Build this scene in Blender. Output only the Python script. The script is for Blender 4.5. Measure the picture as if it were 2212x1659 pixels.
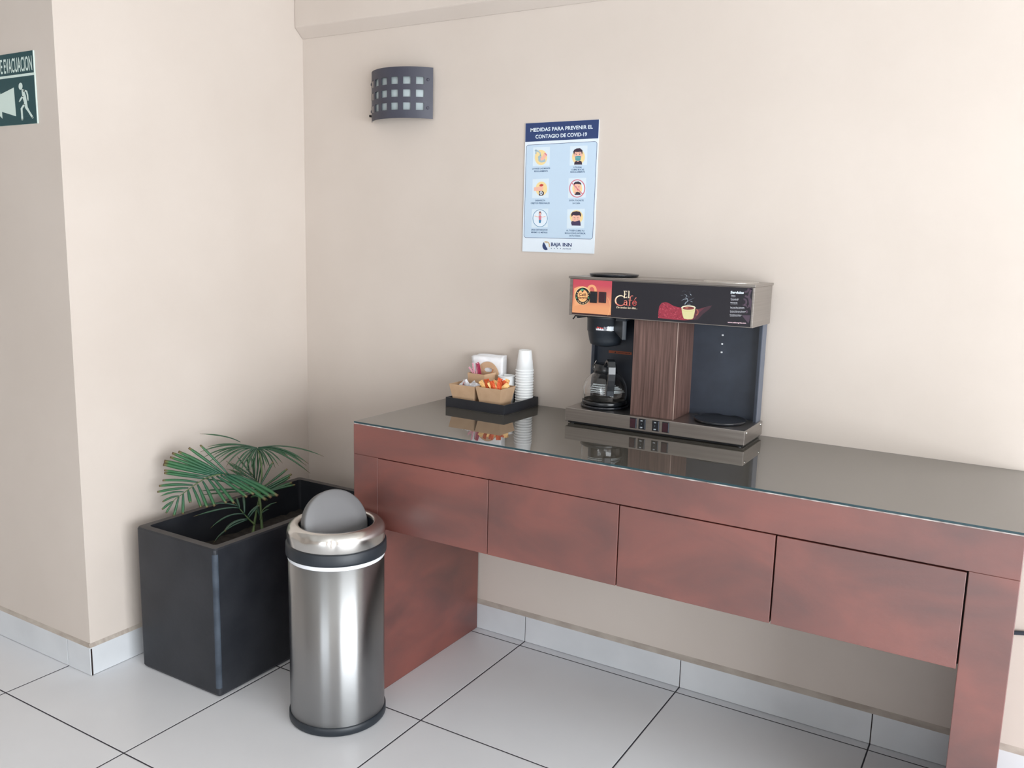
import bpy, bmesh, math, random, json
from mathutils import Vector, Matrix, geometry
for o in list(bpy.data.objects): bpy.data.objects.remove(o)
PI = math.pi
SC = bpy.context.scene
COL = SC.collection

EXPOSURE = -0.40
LR = (520,); LB = (78,)
WALL0, WALL1 = (.575, .508, .455), (.605, .538, .485)
WOOD0, WOOD1 = (.078, .017, .012), (.190, .042, .027)
FLOOR0, FLOOR1 = (.72, .73, .76), (.77, .78, .81)
FLAP_AZ, FLAP_EL = -20, 20
CANROT = 0.25

# ------------------------------------------------------------------ camera
F = Vector((-0.50535508, 0.84692758, -0.16531763)).normalized()
R = Vector((0.85637103, 0.51577802, 0.02452963)).normalized()
U = R.cross(F)
cam_d = bpy.data.cameras.new('camera'); cam = bpy.data.objects.new('camera', cam_d); COL.objects.link(cam)
cam.matrix_world = Matrix(((R.x, U.x, -F.x, 2.55947), (R.y, U.y, -F.y, -2.62216), (R.z, U.z, -F.z, 1.46946), (0, 0, 0, 1)))
cam_d.sensor_width = 36; cam_d.lens = 36 * 1867.83 / 2212; cam_d.clip_start = .05
SC.camera = cam

# ------------------------------------------------------------------ world, daylight, exposure
w = bpy.data.worlds.new('sky'); SC.world = w; w.use_nodes = True
w.node_tree.nodes['Background'].inputs[0].default_value = (.75, .85, 1, 1)
w.node_tree.nodes['Background'].inputs[1].default_value = 1.0
SC.view_settings.view_transform = 'Standard'; SC.view_settings.look = 'None'
SC.view_settings.exposure = EXPOSURE; SC.view_settings.gamma = 1
SC.cycles.use_denoising = True
SC.cycles.max_bounces = 10; SC.cycles.caustics_reflective = False; SC.cycles.caustics_refractive = False
XR, YR, ZC = 6.2, -7.0, 2.85       # right wall, rear wall, ceiling
# openings: right wall (y0, y1, z0, z1), rear wall (x0, x1, z0, z1)
OPEN_R = [(-5.30, -1.00, .02, 2.35)]
OPEN_B = [(1.4, 3.6, .02, 2.35)]
def daylight(name, loc, rot, sx, sy, watts, col=(.93, .97, 1)):
    l = bpy.data.lights.new(name, 'AREA'); l.shape = 'RECTANGLE'; l.size = sx; l.size_y = sy; l.energy = watts; l.color = col
    o = bpy.data.objects.new(name, l); COL.objects.link(o); o.location = loc; o.rotation_euler = rot
for i, (a, b, c, d) in enumerate(OPEN_R):
    daylight('daylight_right', (XR + .06, (a + b) / 2, (c + d) / 2), (0, PI / 2, 0), d - c, b - a, LR[i])
for i, (a, b, c, d) in enumerate(OPEN_B):
    daylight('daylight_rear', ((a + b) / 2, YR - .06, (c + d) / 2), (PI / 2, 0, 0), b - a, d - c, LB[i])

# ------------------------------------------------------------------ materials
def srgb(*c):
    return tuple(((v / 255) / 12.92 if v <= 10 else (((v / 255) + .055) / 1.055) ** 2.4) for v in c)
def mat(name, col, rough=.5, metal=0, ior=None, spec=None, trans=0, coat=0):
    m = bpy.data.materials.new(name); m.use_nodes = True
    b = m.node_tree.nodes['Principled BSDF']
    b.inputs['Base Color'].default_value = (*col, 1); b.inputs['Roughness'].default_value = rough; b.inputs['Metallic'].default_value = metal
    if ior: b.inputs['IOR'].default_value = ior
    if spec is not None: b.inputs['Specular IOR Level'].default_value = spec
    if trans: b.inputs['Transmission Weight'].default_value = trans
    if coat: b.inputs['Coat Weight'].default_value = coat; b.inputs['Coat Roughness'].default_value = .15
    return m
def noisy(name, c0, c1, scale=4, rough=.5, stretch=(1, 1, 1), detail=4, bump=0, bscale=200, lo=.35, hi=.65, metal=0, rvar=0, coat=0, distortion=0):
    m = mat(name, c0, rough, metal, coat=coat); t = m.node_tree; b = t.nodes['Principled BSDF']
    tc = t.nodes.new('ShaderNodeTexCoord'); mp = t.nodes.new('ShaderNodeMapping'); mp.inputs['Scale'].default_value = stretch
    t.links.new(tc.outputs['Object'], mp.inputs[0])
    n = t.nodes.new('ShaderNodeTexNoise'); n.inputs['Scale'].default_value = scale; n.inputs['Detail'].default_value = detail; n.inputs['Distortion'].default_value = distortion
    t.links.new(mp.outputs[0], n.inputs['Vector'])
    r = t.nodes.new('ShaderNodeValToRGB'); r.color_ramp.elements[0].position = lo; r.color_ramp.elements[1].position = hi
    r.color_ramp.elements[0].color = (*c0, 1); r.color_ramp.elements[1].color = (*c1, 1)
    t.links.new(n.outputs[0], r.inputs[0]); t.links.new(r.outputs[0], b.inputs['Base Color'])
    if rvar:
        mr = t.nodes.new('ShaderNodeMapRange'); mr.inputs[3].default_value = rough - rvar; mr.inputs[4].default_value = rough + rvar
        t.links.new(n.outputs[0], mr.inputs[0]); t.links.new(mr.outputs[0], b.inputs['Roughness'])
    if bump:
        n2 = t.nodes.new('ShaderNodeTexNoise'); n2.inputs['Scale'].default_value = bscale; n2.inputs['Detail'].default_value = 3
        t.links.new(tc.outputs['Object'], n2.inputs['Vector'])
        bp = t.nodes.new('ShaderNodeBump'); bp.inputs['Strength'].default_value = bump; bp.inputs['Distance'].default_value = .002
        t.links.new(n2.outputs[0], bp.inputs['Height']); t.links.new(bp.outputs[0], b.inputs['Normal'])
    return m
M = {}
M['wall'] = noisy('wall_paint', WALL0, WALL1, 2.2, .62, bump=.12, bscale=60)
M['ceil'] = noisy('ceiling_paint', (.72, .70, .66), (.76, .74, .70), 2, .8)
M['wood'] = noisy('stained_wood', WOOD0, WOOD1, 3.2, .47, (1.0, 1, 2.2), 5, bump=.08, bscale=140, lo=.3, hi=.72, rvar=.05, distortion=.6)
M['wood'].node_tree.nodes['Principled BSDF'].inputs['IOR'].default_value = 2.05
M['groove'] = mat('dark_gap', (.015, .006, .005), .8)
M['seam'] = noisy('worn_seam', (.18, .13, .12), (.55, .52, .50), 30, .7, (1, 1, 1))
M['black_glass'] = mat('smoked_glass', (.085, .078, .066), .012, ior=3.0)
M['planter'] = noisy('black_fibreglass', (.012, .014, .019), (.022, .024, .030), 9, .48, bump=.15, bscale=70, rvar=.06)
M['rim'] = noisy('scuffed_rim', (.050, .045, .045), (.080, .074, .074), 12, .6)
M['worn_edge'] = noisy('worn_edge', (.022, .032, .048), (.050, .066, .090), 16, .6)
M['soil'] = noisy('dry_soil', (.012, .010, .009), (.035, .028, .024), 40, .95, bump=.8, bscale=60)
M['steel'] = noisy('brushed_steel', (.52, .51, .49), (.60, .59, .57), 3, .26, (1, 1, 60), 3, metal=1, rvar=.05)
M['steel_h'] = noisy('brushed_steel_lengthwise', (.37, .345, .325), (.43, .405, .385), 3, .32, (1, 1, 60), 3, metal=1, rvar=.05)
M['satin'] = mat('satin_steel', (.15, .15, .155), .5, .2)
def brushed(name, col, rough, rot):
    m = mat(name, col, rough, 1); t = m.node_tree; b = t.nodes['Principled BSDF']; b.inputs['Anisotropic'].default_value = .97; b.inputs['Anisotropic Rotation'].default_value = rot
    tg = t.nodes.new('ShaderNodeTangent'); tg.direction_type = 'RADIAL'; tg.axis = 'Z'; t.links.new(tg.outputs[0], b.inputs['Tangent']); return m
M['canbody'] = brushed('brushed_cylinder_steel', (.36, .365, .37), .33, CANROT)
M['lidsteel'] = mat('pressed_steel', (.62, .61, .59), .22, 1)
M['blackplastic'] = mat('black_plastic', (.013, .018, .025), .45)
M['gloss_black'] = mat('gloss_black_plastic', (.012, .014, .017), .18)
M['white'] = mat('white_film', (.80, .82, .86), .4)
M['foam'] = mat('white_foam', (.90, .92, .93), .55)
M['kraft'] = noisy('kraft_board', (.54, .35, .215), (.60, .40, .25), 25, .75)
M['kraft_in'] = mat('kraft_inside', (.46, .30, .18), .8)
M['paper'] = noisy('napkin_paper', (.82, .83, .86), (.88, .88, .90), 50, .85)
M['tray'] = noisy('black_tray', (.012, .013, .018), (.018, .020, .026), 20, .45)
M['enamel'] = mat('black_enamel', (.015, .017, .022), .16)
M['bluegrey'] = noisy('bluegrey_enamel', (.025, .032, .047), (.032, .041, .059), 20, .42)
M['sidegrey'] = mat('grey_enamel', (.10, .115, .15), .45)
M['glass'] = mat('clear_glass', (1, 1, 1), .0, ior=1.45, trans=1)
M['sconce'] = noisy('grey_lamp_shade', (.036, .037, .056), (.046, .048, .070), 10, .5)
M['frost'] = mat('frosted_glass', (.36, .42, .435), .5)
M['metalwhite'] = mat('white_metal', (.7, .72, .74), .4)
M['cord'] = mat('black_rubber', (.02, .03, .045), .5)
M['teal_edge'] = mat('glass_edge', (.015, .045, .055), .08)

def C(name, rgb, rough=.5, raw=False):
    k = 'print_' + name
    if k not in M: M[k] = mat('print_' + name, rgb if raw else srgb(*rgb), rough)
    return M[k]

# ------------------------------------------------------------------ mesh building
class MB:
    def __init__(s): s.v = []; s.f = []; s.m = []; s.mats = []; s.smooth = []
    def mi(s, m):
        if m not in s.mats: s.mats.append(m)
        return s.mats.index(m)
    def add(s, vs, fs, m, smooth=False):
        n = len(s.v); s.v += [tuple(v) for v in vs]; k = s.mi(m)
        for f in fs: s.f.append([n + i for i in f]); s.m.append(k); s.smooth.append(smooth)
    def box(s, x0, x1, y0, y1, z0, z1, m):
        s.add([(x, y, z) for x in (x0, x1) for y in (y0, y1) for z in (z0, z1)],
              [(0, 1, 3, 2), (4, 6, 7, 5), (0, 4, 5, 1), (2, 3, 7, 6), (0, 2, 6, 4), (1, 5, 7, 3)], m)
    def hexa(s, b, t, m):      # b, t: 4 bottom + 4 top points, same winding
        s.add(list(b) + list(t), [(3, 2, 1, 0), (4, 5, 6, 7)] + [(i, (i + 1) % 4, 4 + (i + 1) % 4, 4 + i) for i in range(4)], m)
    def lathe(s, prof, c, m, seg=48, smooth=True, mtx=None):
        vs = []
        for r, z in prof:
            for i in range(seg):
                a = 2 * PI * i / seg; p = Vector((r * math.cos(a), r * math.sin(a), z))
                if mtx: p = mtx @ p
                vs.append((c[0] + p.x, c[1] + p.y, c[2] + p.z))
        fs = [(j * seg + i, j * seg + (i + 1) % seg, (j + 1) * seg + (i + 1) % seg, (j + 1) * seg + i) for j in range(len(prof) - 1) for i in range(seg)]
        s.add(vs, fs, m, smooth)
    def tube(s, pts, r, m, seg=8, cap=True):
        pts = [Vector(p) for p in pts]; n = len(pts); vs = []; up = Vector((0, 0, 1))
        for i, p in enumerate(pts):
            d = (pts[min(i + 1, n - 1)] - pts[max(i - 1, 0)]).normalized()
            a = d.cross(up if abs(d.z) < .95 else Vector((1, 0, 0))).normalized(); b = a.cross(d)
            rr = r(i / (n - 1)) if callable(r) else r
            vs += [p + (a * math.cos(2 * PI * k / seg) + b * math.sin(2 * PI * k / seg)) * rr for k in range(seg)]
        fs = [(i * seg + k, i * seg + (k + 1) % seg, (i + 1) * seg + (k + 1) % seg, (i + 1) * seg + k) for i in range(n - 1) for k in range(seg)]
        if cap: fs += [tuple(range(seg))[::-1], tuple((n - 1) * seg + k for k in range(seg))]
        s.add(vs, fs, m, True)
    def prism(s, poly, fn, m, mside=None):   # poly 2D, fn(u, v, t) -> 3D with t in 0..1
        n = len(poly); vs = [fn(u, v, 0) for u, v in poly] + [fn(u, v, 1) for u, v in poly]
        tr = geometry.tessellate_polygon([[Vector((u, v, 0)) for u, v in poly]])
        s.add(vs, [tuple(t) for t in tr] + [tuple(n + i for i in t)[::-1] for t in tr] , m)
        s.add(vs, [(i, (i + 1) % n, n + (i + 1) % n, n + i) for i in range(n)], mside or m)
    def build(s, name, parent=None, org=None, bevel=0, seg=2, recalc=True, autosmooth=False):
        if org is None: org = parent['_org'] if parent is not None and '_org' in parent else (0, 0, 0)
        me = bpy.data.meshes.new(name); O = Vector(org)
        me.from_pydata([Vector(v) - O for v in s.v], [], s.f)
        for m in s.mats: me.materials.append(m)
        for p, k, sm in zip(me.polygons, s.m, s.smooth): p.material_index = k; p.use_smooth = sm
        if recalc:
            bm = bmesh.new(); bm.from_mesh(me); bmesh.ops.remove_doubles(bm, verts=bm.verts, dist=1e-6)
            bmesh.ops.recalc_face_normals(bm, faces=bm.faces); bm.to_mesh(me); bm.free()
        o = bpy.data.objects.new(name, me); COL.objects.link(o)
        if parent is not None:
            o.parent = parent
            o.location = Vector(org) - Vector(parent['_org'])
        else: o.location = org
        o['_org'] = tuple(org)
        if bevel:
            b = o.modifiers.new('bevel', 'BEVEL'); b.width = bevel; b.segments = seg; b.limit_method = 'ANGLE'; b.angle_limit = math.radians(40); b.harden_normals = False
        return o
def thing(name, loc, label, cat, group=None):
    o = bpy.data.objects.new(name, None); COL.objects.link(o); o.location = loc; o.empty_display_size = .05; o['_org'] = tuple(loc)
    return tag(o, label, cat, group)
def tag(o, label, cat, group=None):
    o['label'] = label; o['category'] = cat
    if group: o['group'] = group
    return o
def structure(o): o['kind'] = 'structure'; return o
def part(o, label): o['label'] = label; return o
def copy_tree(src, parent=None):
    c = src.copy(); COL.objects.link(c); c.parent = parent
    for ch in list(src.children): copy_tree(ch, c)
    return c

# ------------------------------------------------------------------ flat artwork, printed in layers on a real surface
_tc = {}
def text_geo(s, off=0., shear=0.):
    k = (s, off, shear)
    if k not in _tc:
        cu = bpy.data.curves.new('t', 'FONT'); cu.body = s; cu.offset = off; cu.shear = shear; cu.resolution_u = 3
        o = bpy.data.objects.new('t', cu); COL.objects.link(o); dg = bpy.context.evaluated_depsgraph_get(); dg.update()
        me = bpy.data.meshes.new_from_object(o.evaluated_get(dg))
        vs = [(v.co.x, v.co.y) for v in me.vertices]; fs = [tuple(p.vertices) for p in me.polygons]
        bpy.data.objects.remove(o); bpy.data.curves.remove(cu); bpy.data.meshes.remove(me)
        x0 = min(v[0] for v in vs); x1 = max(v[0] for v in vs)
        _tc[k] = ([((x - x0) / (x1 - x0), y / .70) for x, y in vs], fs)   # cap height -> 1
    return _tc[k]
def homography(src, dst):
    A = []; B = []
    for (x, y), (u, v) in zip(src, dst):
        A.append([x, y, 1, 0, 0, 0, -u * x, -u * y]); B.append(u); A.append([0, 0, 0, x, y, 1, -v * x, -v * y]); B.append(v)
    n = 8
    for i in range(n):
        p = max(range(i, n), key=lambda r: abs(A[r][i])); A[i], A[p] = A[p], A[i]; B[i], B[p] = B[p], B[i]
        for r in range(n):
            if r != i:
                f = A[r][i] / A[i][i]
                A[r] = [a - f * b for a, b in zip(A[r], A[i])]; B[r] -= f * B[i]
    h = [B[i] / A[i][i] for i in range(n)]
    return lambda x, y: ((h[0] * x + h[1] * y + h[2]) / (h[6] * x + h[7] * y + 1), (h[3] * x + h[4] * y + h[5]) / (h[6] * x + h[7] * y + 1))
class Art:
    """h maps sketch coordinates to metres (x, z) on the surface; surf(x, z, n) lifts them n metres off it"""
    def __init__(s, h, surf, step=.00012): s.h = h; s.surf = surf; s.mb = MB(); s.n = 1; s.step = step; s.dz = 0
    def cut(s, name, parent): o = s.mb.build(name, parent, recalc=False); s.mb = MB(); return o
    def _emit(s, pts2, fs, m):
        s.mb.add([s.surf(x, z, s.n * s.step) for x, z in pts2], fs, m); s.n += 1
    def poly(s, pts, m):
        q = [s.h(*p) for p in pts]
        tr = geometry.tessellate_polygon([[Vector((u, v, 0)) for u, v in q]])
        s._emit(q, [tuple(t) for t in tr], m)
    def ell(s, cx, cy, rx, ry, m, a0=0, a1=360, n=28):
        s.poly([(cx + rx * math.cos(math.radians(a0 + (a1 - a0) * i / n)), cy + ry * math.sin(math.radians(a0 + (a1 - a0) * i / n))) for i in range(n if a1 - a0 == 360 else n + 1)], m)
    def ring(s, cx, cy, rx, ry, w, m, a0=0, a1=360, n=40):
        a = [math.radians(a0 + (a1 - a0) * i / n) for i in range(n + 1)]
        P = [s.h(cx + rx * math.cos(t), cy + ry * math.sin(t)) for t in a] + [s.h(cx + (rx - w) * math.cos(t), cy + (ry - w) * math.sin(t)) for t in a]
        s._emit(P, [(i, i + 1, n + 2 + i, n + 1 + i) for i in range(n)], m)
    def stroke(s, pts, w, m, cap=True, closed=False):
        n = len(pts); P = []; pts = [Vector(p) for p in pts]
        ws = w if isinstance(w, (list, tuple)) else [w] * n
        for i, p in enumerate(pts):
            if closed: d = pts[(i + 1) % n] - pts[i - 1]
            else: d = pts[min(i + 1, n - 1)] - pts[max(i - 1, 0)]
            if d.length < 1e-9: d = Vector((1, 0))
            d.normalize(); nn = Vector((-d.y, d.x)) * ws[i] / 2
            P += [s.h(*(p + nn)), s.h(*(p - nn))]
        k = n if closed else n - 1
        s._emit(P, [(2 * i, 2 * i + 1, 2 * ((i + 1) % n) + 1, 2 * ((i + 1) % n)) for i in range(k)], m)
        if cap and not closed:
            for p, ww in ((pts[0], ws[0]), (pts[-1], ws[-1])):
                s.n -= 1; s.ell(p.x, p.y, ww / 2, ww / 2, m, n=12)
    def text(s, st, x0, y0, x1, y1, hgt, m, off=0., shear=0.):
        """baseline from (x0, y0) to (x1, y1) in sketch units, cap height hgt upwards (y runs down)"""
        vs, fs = text_geo(st, off, shear); L = math.hypot(x1 - x0, y1 - y0)
        s._emit([s.h(x0 + (x1 - x0) * u + 0 * v, y0 + (y1 - y0) * u - hgt * v) for u, v in vs], fs, m)

# ================================================================== THE ROOM
GX, HY, P = 1.0814, -0.0438, 0.6
def floor_mat():
    m = noisy('floor_tile', FLOOR0, FLOOR1, 1.6, .30, rvar=.05, detail=6); t = m.node_tree; b = t.nodes['Principled BSDF']
    tc = t.nodes.new('ShaderNodeTexCoord'); sp = t.nodes.new('ShaderNodeSeparateXYZ'); t.links.new(tc.outputs['Object'], sp.inputs[0])
    def mth(op, a, bb=None, c=None):
        n = t.nodes.new('ShaderNodeMath'); n.operation = op
        for i, v in enumerate((a, bb, c)):
            if v is None: continue
            if isinstance(v, (int, float)): n.inputs[i].default_value = v
            else: t.links.new(v, n.inputs[i])
        return n.outputs[0]
    ds = []
    for ax, off in ((0, GX), (1, HY)):
        v = mth('ADD', mth('DIVIDE', mth('SUBTRACT', sp.outputs[ax], off), P), .5)
        fr = mth('FRACT', v); ds.append(mth('MULTIPLY', mth('ABSOLUTE', mth('SUBTRACT', fr, .5)), P))
    dmin = mth('MINIMUM', ds[0], ds[1])
    g = mth('LESS_THAN', dmin, .0022)
    old = b.inputs['Base Color'].links[0].from_socket
    mx = t.nodes.new('ShaderNodeMix'); mx.data_type = 'RGBA'; t.links.new(g, mx.inputs[0]); t.links.new(old, mx.inputs[6]); mx.inputs[7].default_value = (.030, .028, .040, 1)
    t.links.new(mx.outputs[2], b.inputs['Base Color'])
    mr = mth('MAXIMUM', mth('MULTIPLY', g, .8), b.inputs['Roughness'].links[0].from_socket); t.links.new(mr, b.inputs['Roughness'])
    hgt = t.nodes.new('ShaderNodeMapRange'); hgt.inputs[1].default_value = .001; hgt.inputs[2].default_value = .004; t.links.new(dmin, hgt.inputs[0])
    bp = t.nodes.new('ShaderNodeBump'); bp.inputs['Strength'].default_value = .5; bp.inputs['Distance'].default_value = .0015
    t.links.new(hgt.outputs[0], bp.inputs['Height']); t.links.new(bp.outputs[0], b.inputs['Normal'])
    return m
M['floor'] = floor_mat()
M['basetile'] = noisy('skirting_tile', (.57, .59, .615), (.63, .65, .675), 5, .34)
M['mortar'] = noisy('painted_mortar', (.36, .31, .27), (.47, .42, .37), 14, .8, (1, 4, 1), bump=.4, bscale=90)
T = .15
f = MB(); f.box(-3.2, XR + T, YR - T, T, -.12, 0, M['floor']); structure(f.build('floor'))
f = MB(); f.box(-3.2, XR + T, YR - T, T, ZC, ZC + .12, M['ceil']); structure(f.build('ceiling'))
f = MB(); f.box(-.15, XR, 0, T, 0, ZC, M['wall']); structure(f.build('wall_back'))
f = MB(); f.box(-.15, 0, -1.024, 0, 0, ZC, M['wall']); structure(f.build('wall_left'))
f = MB(); f.box(-3.05, -.15, -1.024, -.874, 0, ZC, M['wall']); structure(f.build('wall_front'))
f = MB(); f.box(-3.2, -3.05, YR, -.874, 0, ZC, M['wall']); structure(f.build('wall_far'))
def wall_with(name, ops, fn):
    """fn(a0, a1, z0, z1) adds a block of wall; ops sorted along a"""
    f = MB(); a = fn.a0
    for o in sorted(ops):
        fn(f, a, o[0], 0, ZC); fn(f, o[0], o[1], 0, o[2]); fn(f, o[0], o[1], o[3], ZC); a = o[1]
    fn(f, a, fn.a1, 0, ZC); return structure(f.build(name))
def fr(f, a0, a1, z0, z1): f.box(XR, XR + T, a0, a1, z0, z1, M['wall'])
fr.a0, fr.a1 = YR, 0
wall_with('wall_right', OPEN_R, fr)
def fb(f, a0, a1, z0, z1): f.box(a0, a1, YR - T, YR, z0, z1, M['wall'])
fb.a0, fb.a1 = -3.2, XR + T
wall_with('wall_rear', OPEN_B, fb)
for i, (a, b_, c, d) in enumerate(OPEN_R):
    f = MB(); x0, x1 = XR + .005, XR + .045; s_ = .05
    f.box(x0, x1, a, a + s_, c, d, M['metalwhite']); f.box(x0, x1, b_ - s_, b_, c, d, M['metalwhite']); f.box(x0, x1, a + s_, b_ - s_, c, c + s_, M['metalwhite']); f.box(x0, x1, a + s_, b_ - s_, d - s_, d, M['metalwhite'])
    structure(f.build('window_%d' % (i + 1)))
for i, (a, b_, c, d) in enumerate(OPEN_B):
    f = MB(); y0, y1 = YR - .045, YR - .005; s_ = .05
    for k in range(3): xx = a + (b_ - a - s_) * k / 2; f.box(xx, xx + s_, y0, y1, c, d, M['metalwhite'])
    for zz in (c, d - s_):
        f.box(a + s_, (a + b_ - s_) / 2, y0, y1, zz, zz + s_, M['metalwhite']); f.box((a + b_ + s_) / 2, b_ - s_, y0, y1, zz, zz + s_, M['metalwhite'])
    structure(f.build('window_2'))
# beam along the top of the back wall with its sloping underside
f = MB(); prof = [(-.0005, 2.219), (-.043, 2.256), (-.043, ZC), (-.0005, ZC)]
f.add([(x, y, z) for x in (0.0, XR) for y, z in prof], [(0, 1, 2, 3), (7, 6, 5, 4)] + [(i, 4 + i, 4 + (i + 1) % 4, (i + 1) % 4) for i in range(4)], M['wall'])
structure(f.build('trim_1', bevel=.004))
# skirting tiles
TB, HB = .008, .0983
def skirting(name, cuts, place, mortar):
    f = MB()
    for a, b_ in zip(cuts[:-1], cuts[1:]): place(f, a + .0014, b_ - .0014, TB, M['basetile'])
    o = structure(f.build(name, bevel=.0012))
    g = MB(); place(g, cuts[0], cuts[-1], TB - .003, M['groove'], HB - .004); structure(g.build('joint', o))
    g = MB(); mortar(g); structure(g.build('mortar_strip', o))
    return o
def wedge(f, p0, p1, q0, q1, ztop, m):  # p on wall, q on tile edge
    f.add([(p0[0], p0[1], HB), (p1[0], p1[1], HB), (q1[0], q1[1], HB), (q0[0], q0[1], HB), (p0[0], p0[1], ztop), (p1[0], p1[1], ztop)],
          [(0, 1, 2, 3), (0, 4, 5, 1), (3, 2, 5, 4), (0, 3, 4), (1, 5, 2)], m)
cuts = [.008] + [GX + P * k for k in (-1, 0, 1, 2, 3, 4, 5)] + [XR - .001]
skirting('baseboard_back', cuts, lambda f, a, b_, t, m, h=HB: f.box(a, b_, -t, -.0002, .0012, h, m), lambda g: wedge(g, (.008, -.0002), (XR, -.0002), (.008, -TB), (XR, -TB), HB + .017, M['mortar']))
skirting('baseboard_left', [-1.0256, HY - P, HY + .035], lambda f, a, b_, t, m, h=HB: f.box(.0002, t, a, b_, .0012, h, m), lambda g: wedge(g, (.0002, -1.03), (.0002, -.009), (TB, -1.03), (TB, -.009), HB + .012, M['mortar']))
cuts = [-3.04, -2.5186, -1.9186, -1.3186, -.7186, -.1186, .0090]
skirting('baseboard_front', cuts, lambda f, a, b_, t, m, h=HB: f.box(a, b_, -1.024 - t, -1.0242, .0012, h, m), lambda g: wedge(g, (-3.04, -1.0242), (-.0002, -1.0242), (-3.04, -1.032), (-.0002, -1.032), HB + .012, M['mortar']))

# ================================================================== CONSOLE TABLE
XL, XRt, YF, YB = .7754, 2.6004, -.5964, -.0100
LT, HR, ZD, ZW = .0966, .7901, .5641, .8868
t = thing('console_table', ((XL + XRt) / 2, -.3, 0), 'long reddish brown wooden console table with four drawers against the beige wall', 'table')
f = MB(); f.box(XL, XRt, YF, YB, HR, ZW, M['wood']); f.build('top_frame', t, bevel=.0015)
for a in (XL, XRt - LT):
    f = MB(); f.box(a, a + LT, YF, YB, .001, HR - .0002, M['wood']); f.build('leg', t, bevel=.0015)
f = MB(); f.box(XL + LT, XRt - LT, YF + .020, YB, ZD + .004, HR - .001, M['groove']); f.build('drawer_case', t)
W4 = (XRt - XL - 2 * LT) / 4
for k in range(4):
    a = XL + LT + W4 * k; g0 = .0006 if k == 0 else .0016; g1 = (.0008, .0012, .0022, .0034)[k]
    f = MB(); f.box(a + g0, a + W4 - g1, YF + (0.0, -.0005, .0003, -.0004)[k], YF + .019, ZD, HR - (.0022, .0022, .003, .0034)[k], M['wood']); f.build('drawer', t, bevel=.0012)
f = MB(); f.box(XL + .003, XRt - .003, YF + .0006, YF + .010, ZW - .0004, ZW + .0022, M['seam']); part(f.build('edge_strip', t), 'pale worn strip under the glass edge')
g = MB(); zg0, zg1 = ZW + .0024, .8942
g.box(XL + .001, XRt - .001, YF + .001, -.002, zg0, zg1, M['black_glass'])
g.mi(M['teal_edge']); 
o = g.build('glass_table_top', None, ((XL + XRt) / 2, -.3, zg0)); tag(o, 'smoked glass sheet covering the wooden console table top', 'table top')
for p_ in o.data.polygons:
    if abs(p_.normal.z) < .5: p_.material_index = 1

# ================================================================== PLANTER AND PALM
x0, x1, y0, y1, zt = .088, .470, -.895, -.145, .4975
pl = thing('planter_box', ((x0 + x1) / 2, (y0 + y1) / 2, 0), 'long black rectangular planter box standing in the corner left of the table', 'planter')
wt = .028
f = MB()
for (a, b_, c, d) in ((x0, x1, y0, y0 + wt), (x0, x1, y1 - wt, y1), (x0, x0 + wt, y0 + wt, y1 - wt), (x1 - wt, x1, y0 + wt, y1 - wt)): pass
# one closed shell: outer wall, rim, inner wall, floor
def rring(ax0, ax1, ay0, ay1, z, r=.012, n=4):
    P_ = []
    for cx, cy, s0 in ((ax1 - r, ay1 - r, 0), (ax0 + r, ay1 - r, 90), (ax0 + r, ay0 + r, 180), (ax1 - r, ay0 + r, 270)):
        for i in range(n + 1):
            a = math.radians(s0 + 90 * i / n); P_.append((cx + r * math.cos(a), cy + r * math.sin(a), z))
    return P_
lev = [rring(x0 + .006, x1 - .006, y0 + .006, y1 - .006, .001, .008), rring(x0, x1, y0, y1, .010), rring(x0, x1, y0, y1, zt - .006), rring(x0 + .003, x1 - .003, y0 + .003, y1 - .003, zt - .0005)]
lev2 = [rring(x0 + .003, x1 - .003, y0 + .003, y1 - .003, zt), rring(x0 + wt, x1 - wt, y0 + wt, y1 - wt, zt)]
lev3 = [rring(x0 + wt, x1 - wt, y0 + wt, y1 - wt, zt - .0005), rring(x0 + wt + .012, x1 - wt - .012, y0 + wt + .012, y1 - wt - .012, .02)]
def loft(f, L, m, sm=False):
    n = len(L[0]); vs = [p for l in L for p in l]
    f.add(vs, [(j * n + i, j * n + (i + 1) % n, (j + 1) * n + (i + 1) % n, (j + 1) * n + i) for j in range(len(L) - 1) for i in range(n)], m, sm)
loft(f, lev, M['planter']); f.add(lev[0], [tuple(range(len(lev[0])))], M['planter'])
loft(f, lev3, M['planter']); f.add(lev3[1], [tuple(range(len(lev3[1])))], M['planter'])
f.build('box', pl)
f = MB(); loft(f, [lev[3], lev2[0]], M['rim']); loft(f, lev2, M['rim']); f.build('rim', pl)
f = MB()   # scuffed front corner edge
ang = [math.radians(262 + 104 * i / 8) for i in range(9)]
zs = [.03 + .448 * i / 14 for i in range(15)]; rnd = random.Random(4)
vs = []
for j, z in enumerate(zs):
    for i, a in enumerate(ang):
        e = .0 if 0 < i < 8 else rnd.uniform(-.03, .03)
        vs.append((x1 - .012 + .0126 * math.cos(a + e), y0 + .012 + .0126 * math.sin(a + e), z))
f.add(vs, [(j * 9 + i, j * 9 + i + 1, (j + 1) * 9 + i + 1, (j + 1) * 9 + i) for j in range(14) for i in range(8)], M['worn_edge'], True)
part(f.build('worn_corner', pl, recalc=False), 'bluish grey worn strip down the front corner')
f = MB(); nx, ny = 14, 26; rnd = random.Random(2)
sx0, sx1, sy0, sy1 = x0 + wt + .004, x1 - wt - .004, y0 + wt + .004, y1 - wt - .004
vs = [(sx0 + (sx1 - sx0) * i / nx, sy0 + (sy1 - sy0) * j / ny, .375 + rnd.uniform(-.006, .006)) for j in range(ny + 1) for i in range(nx + 1)]
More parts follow.
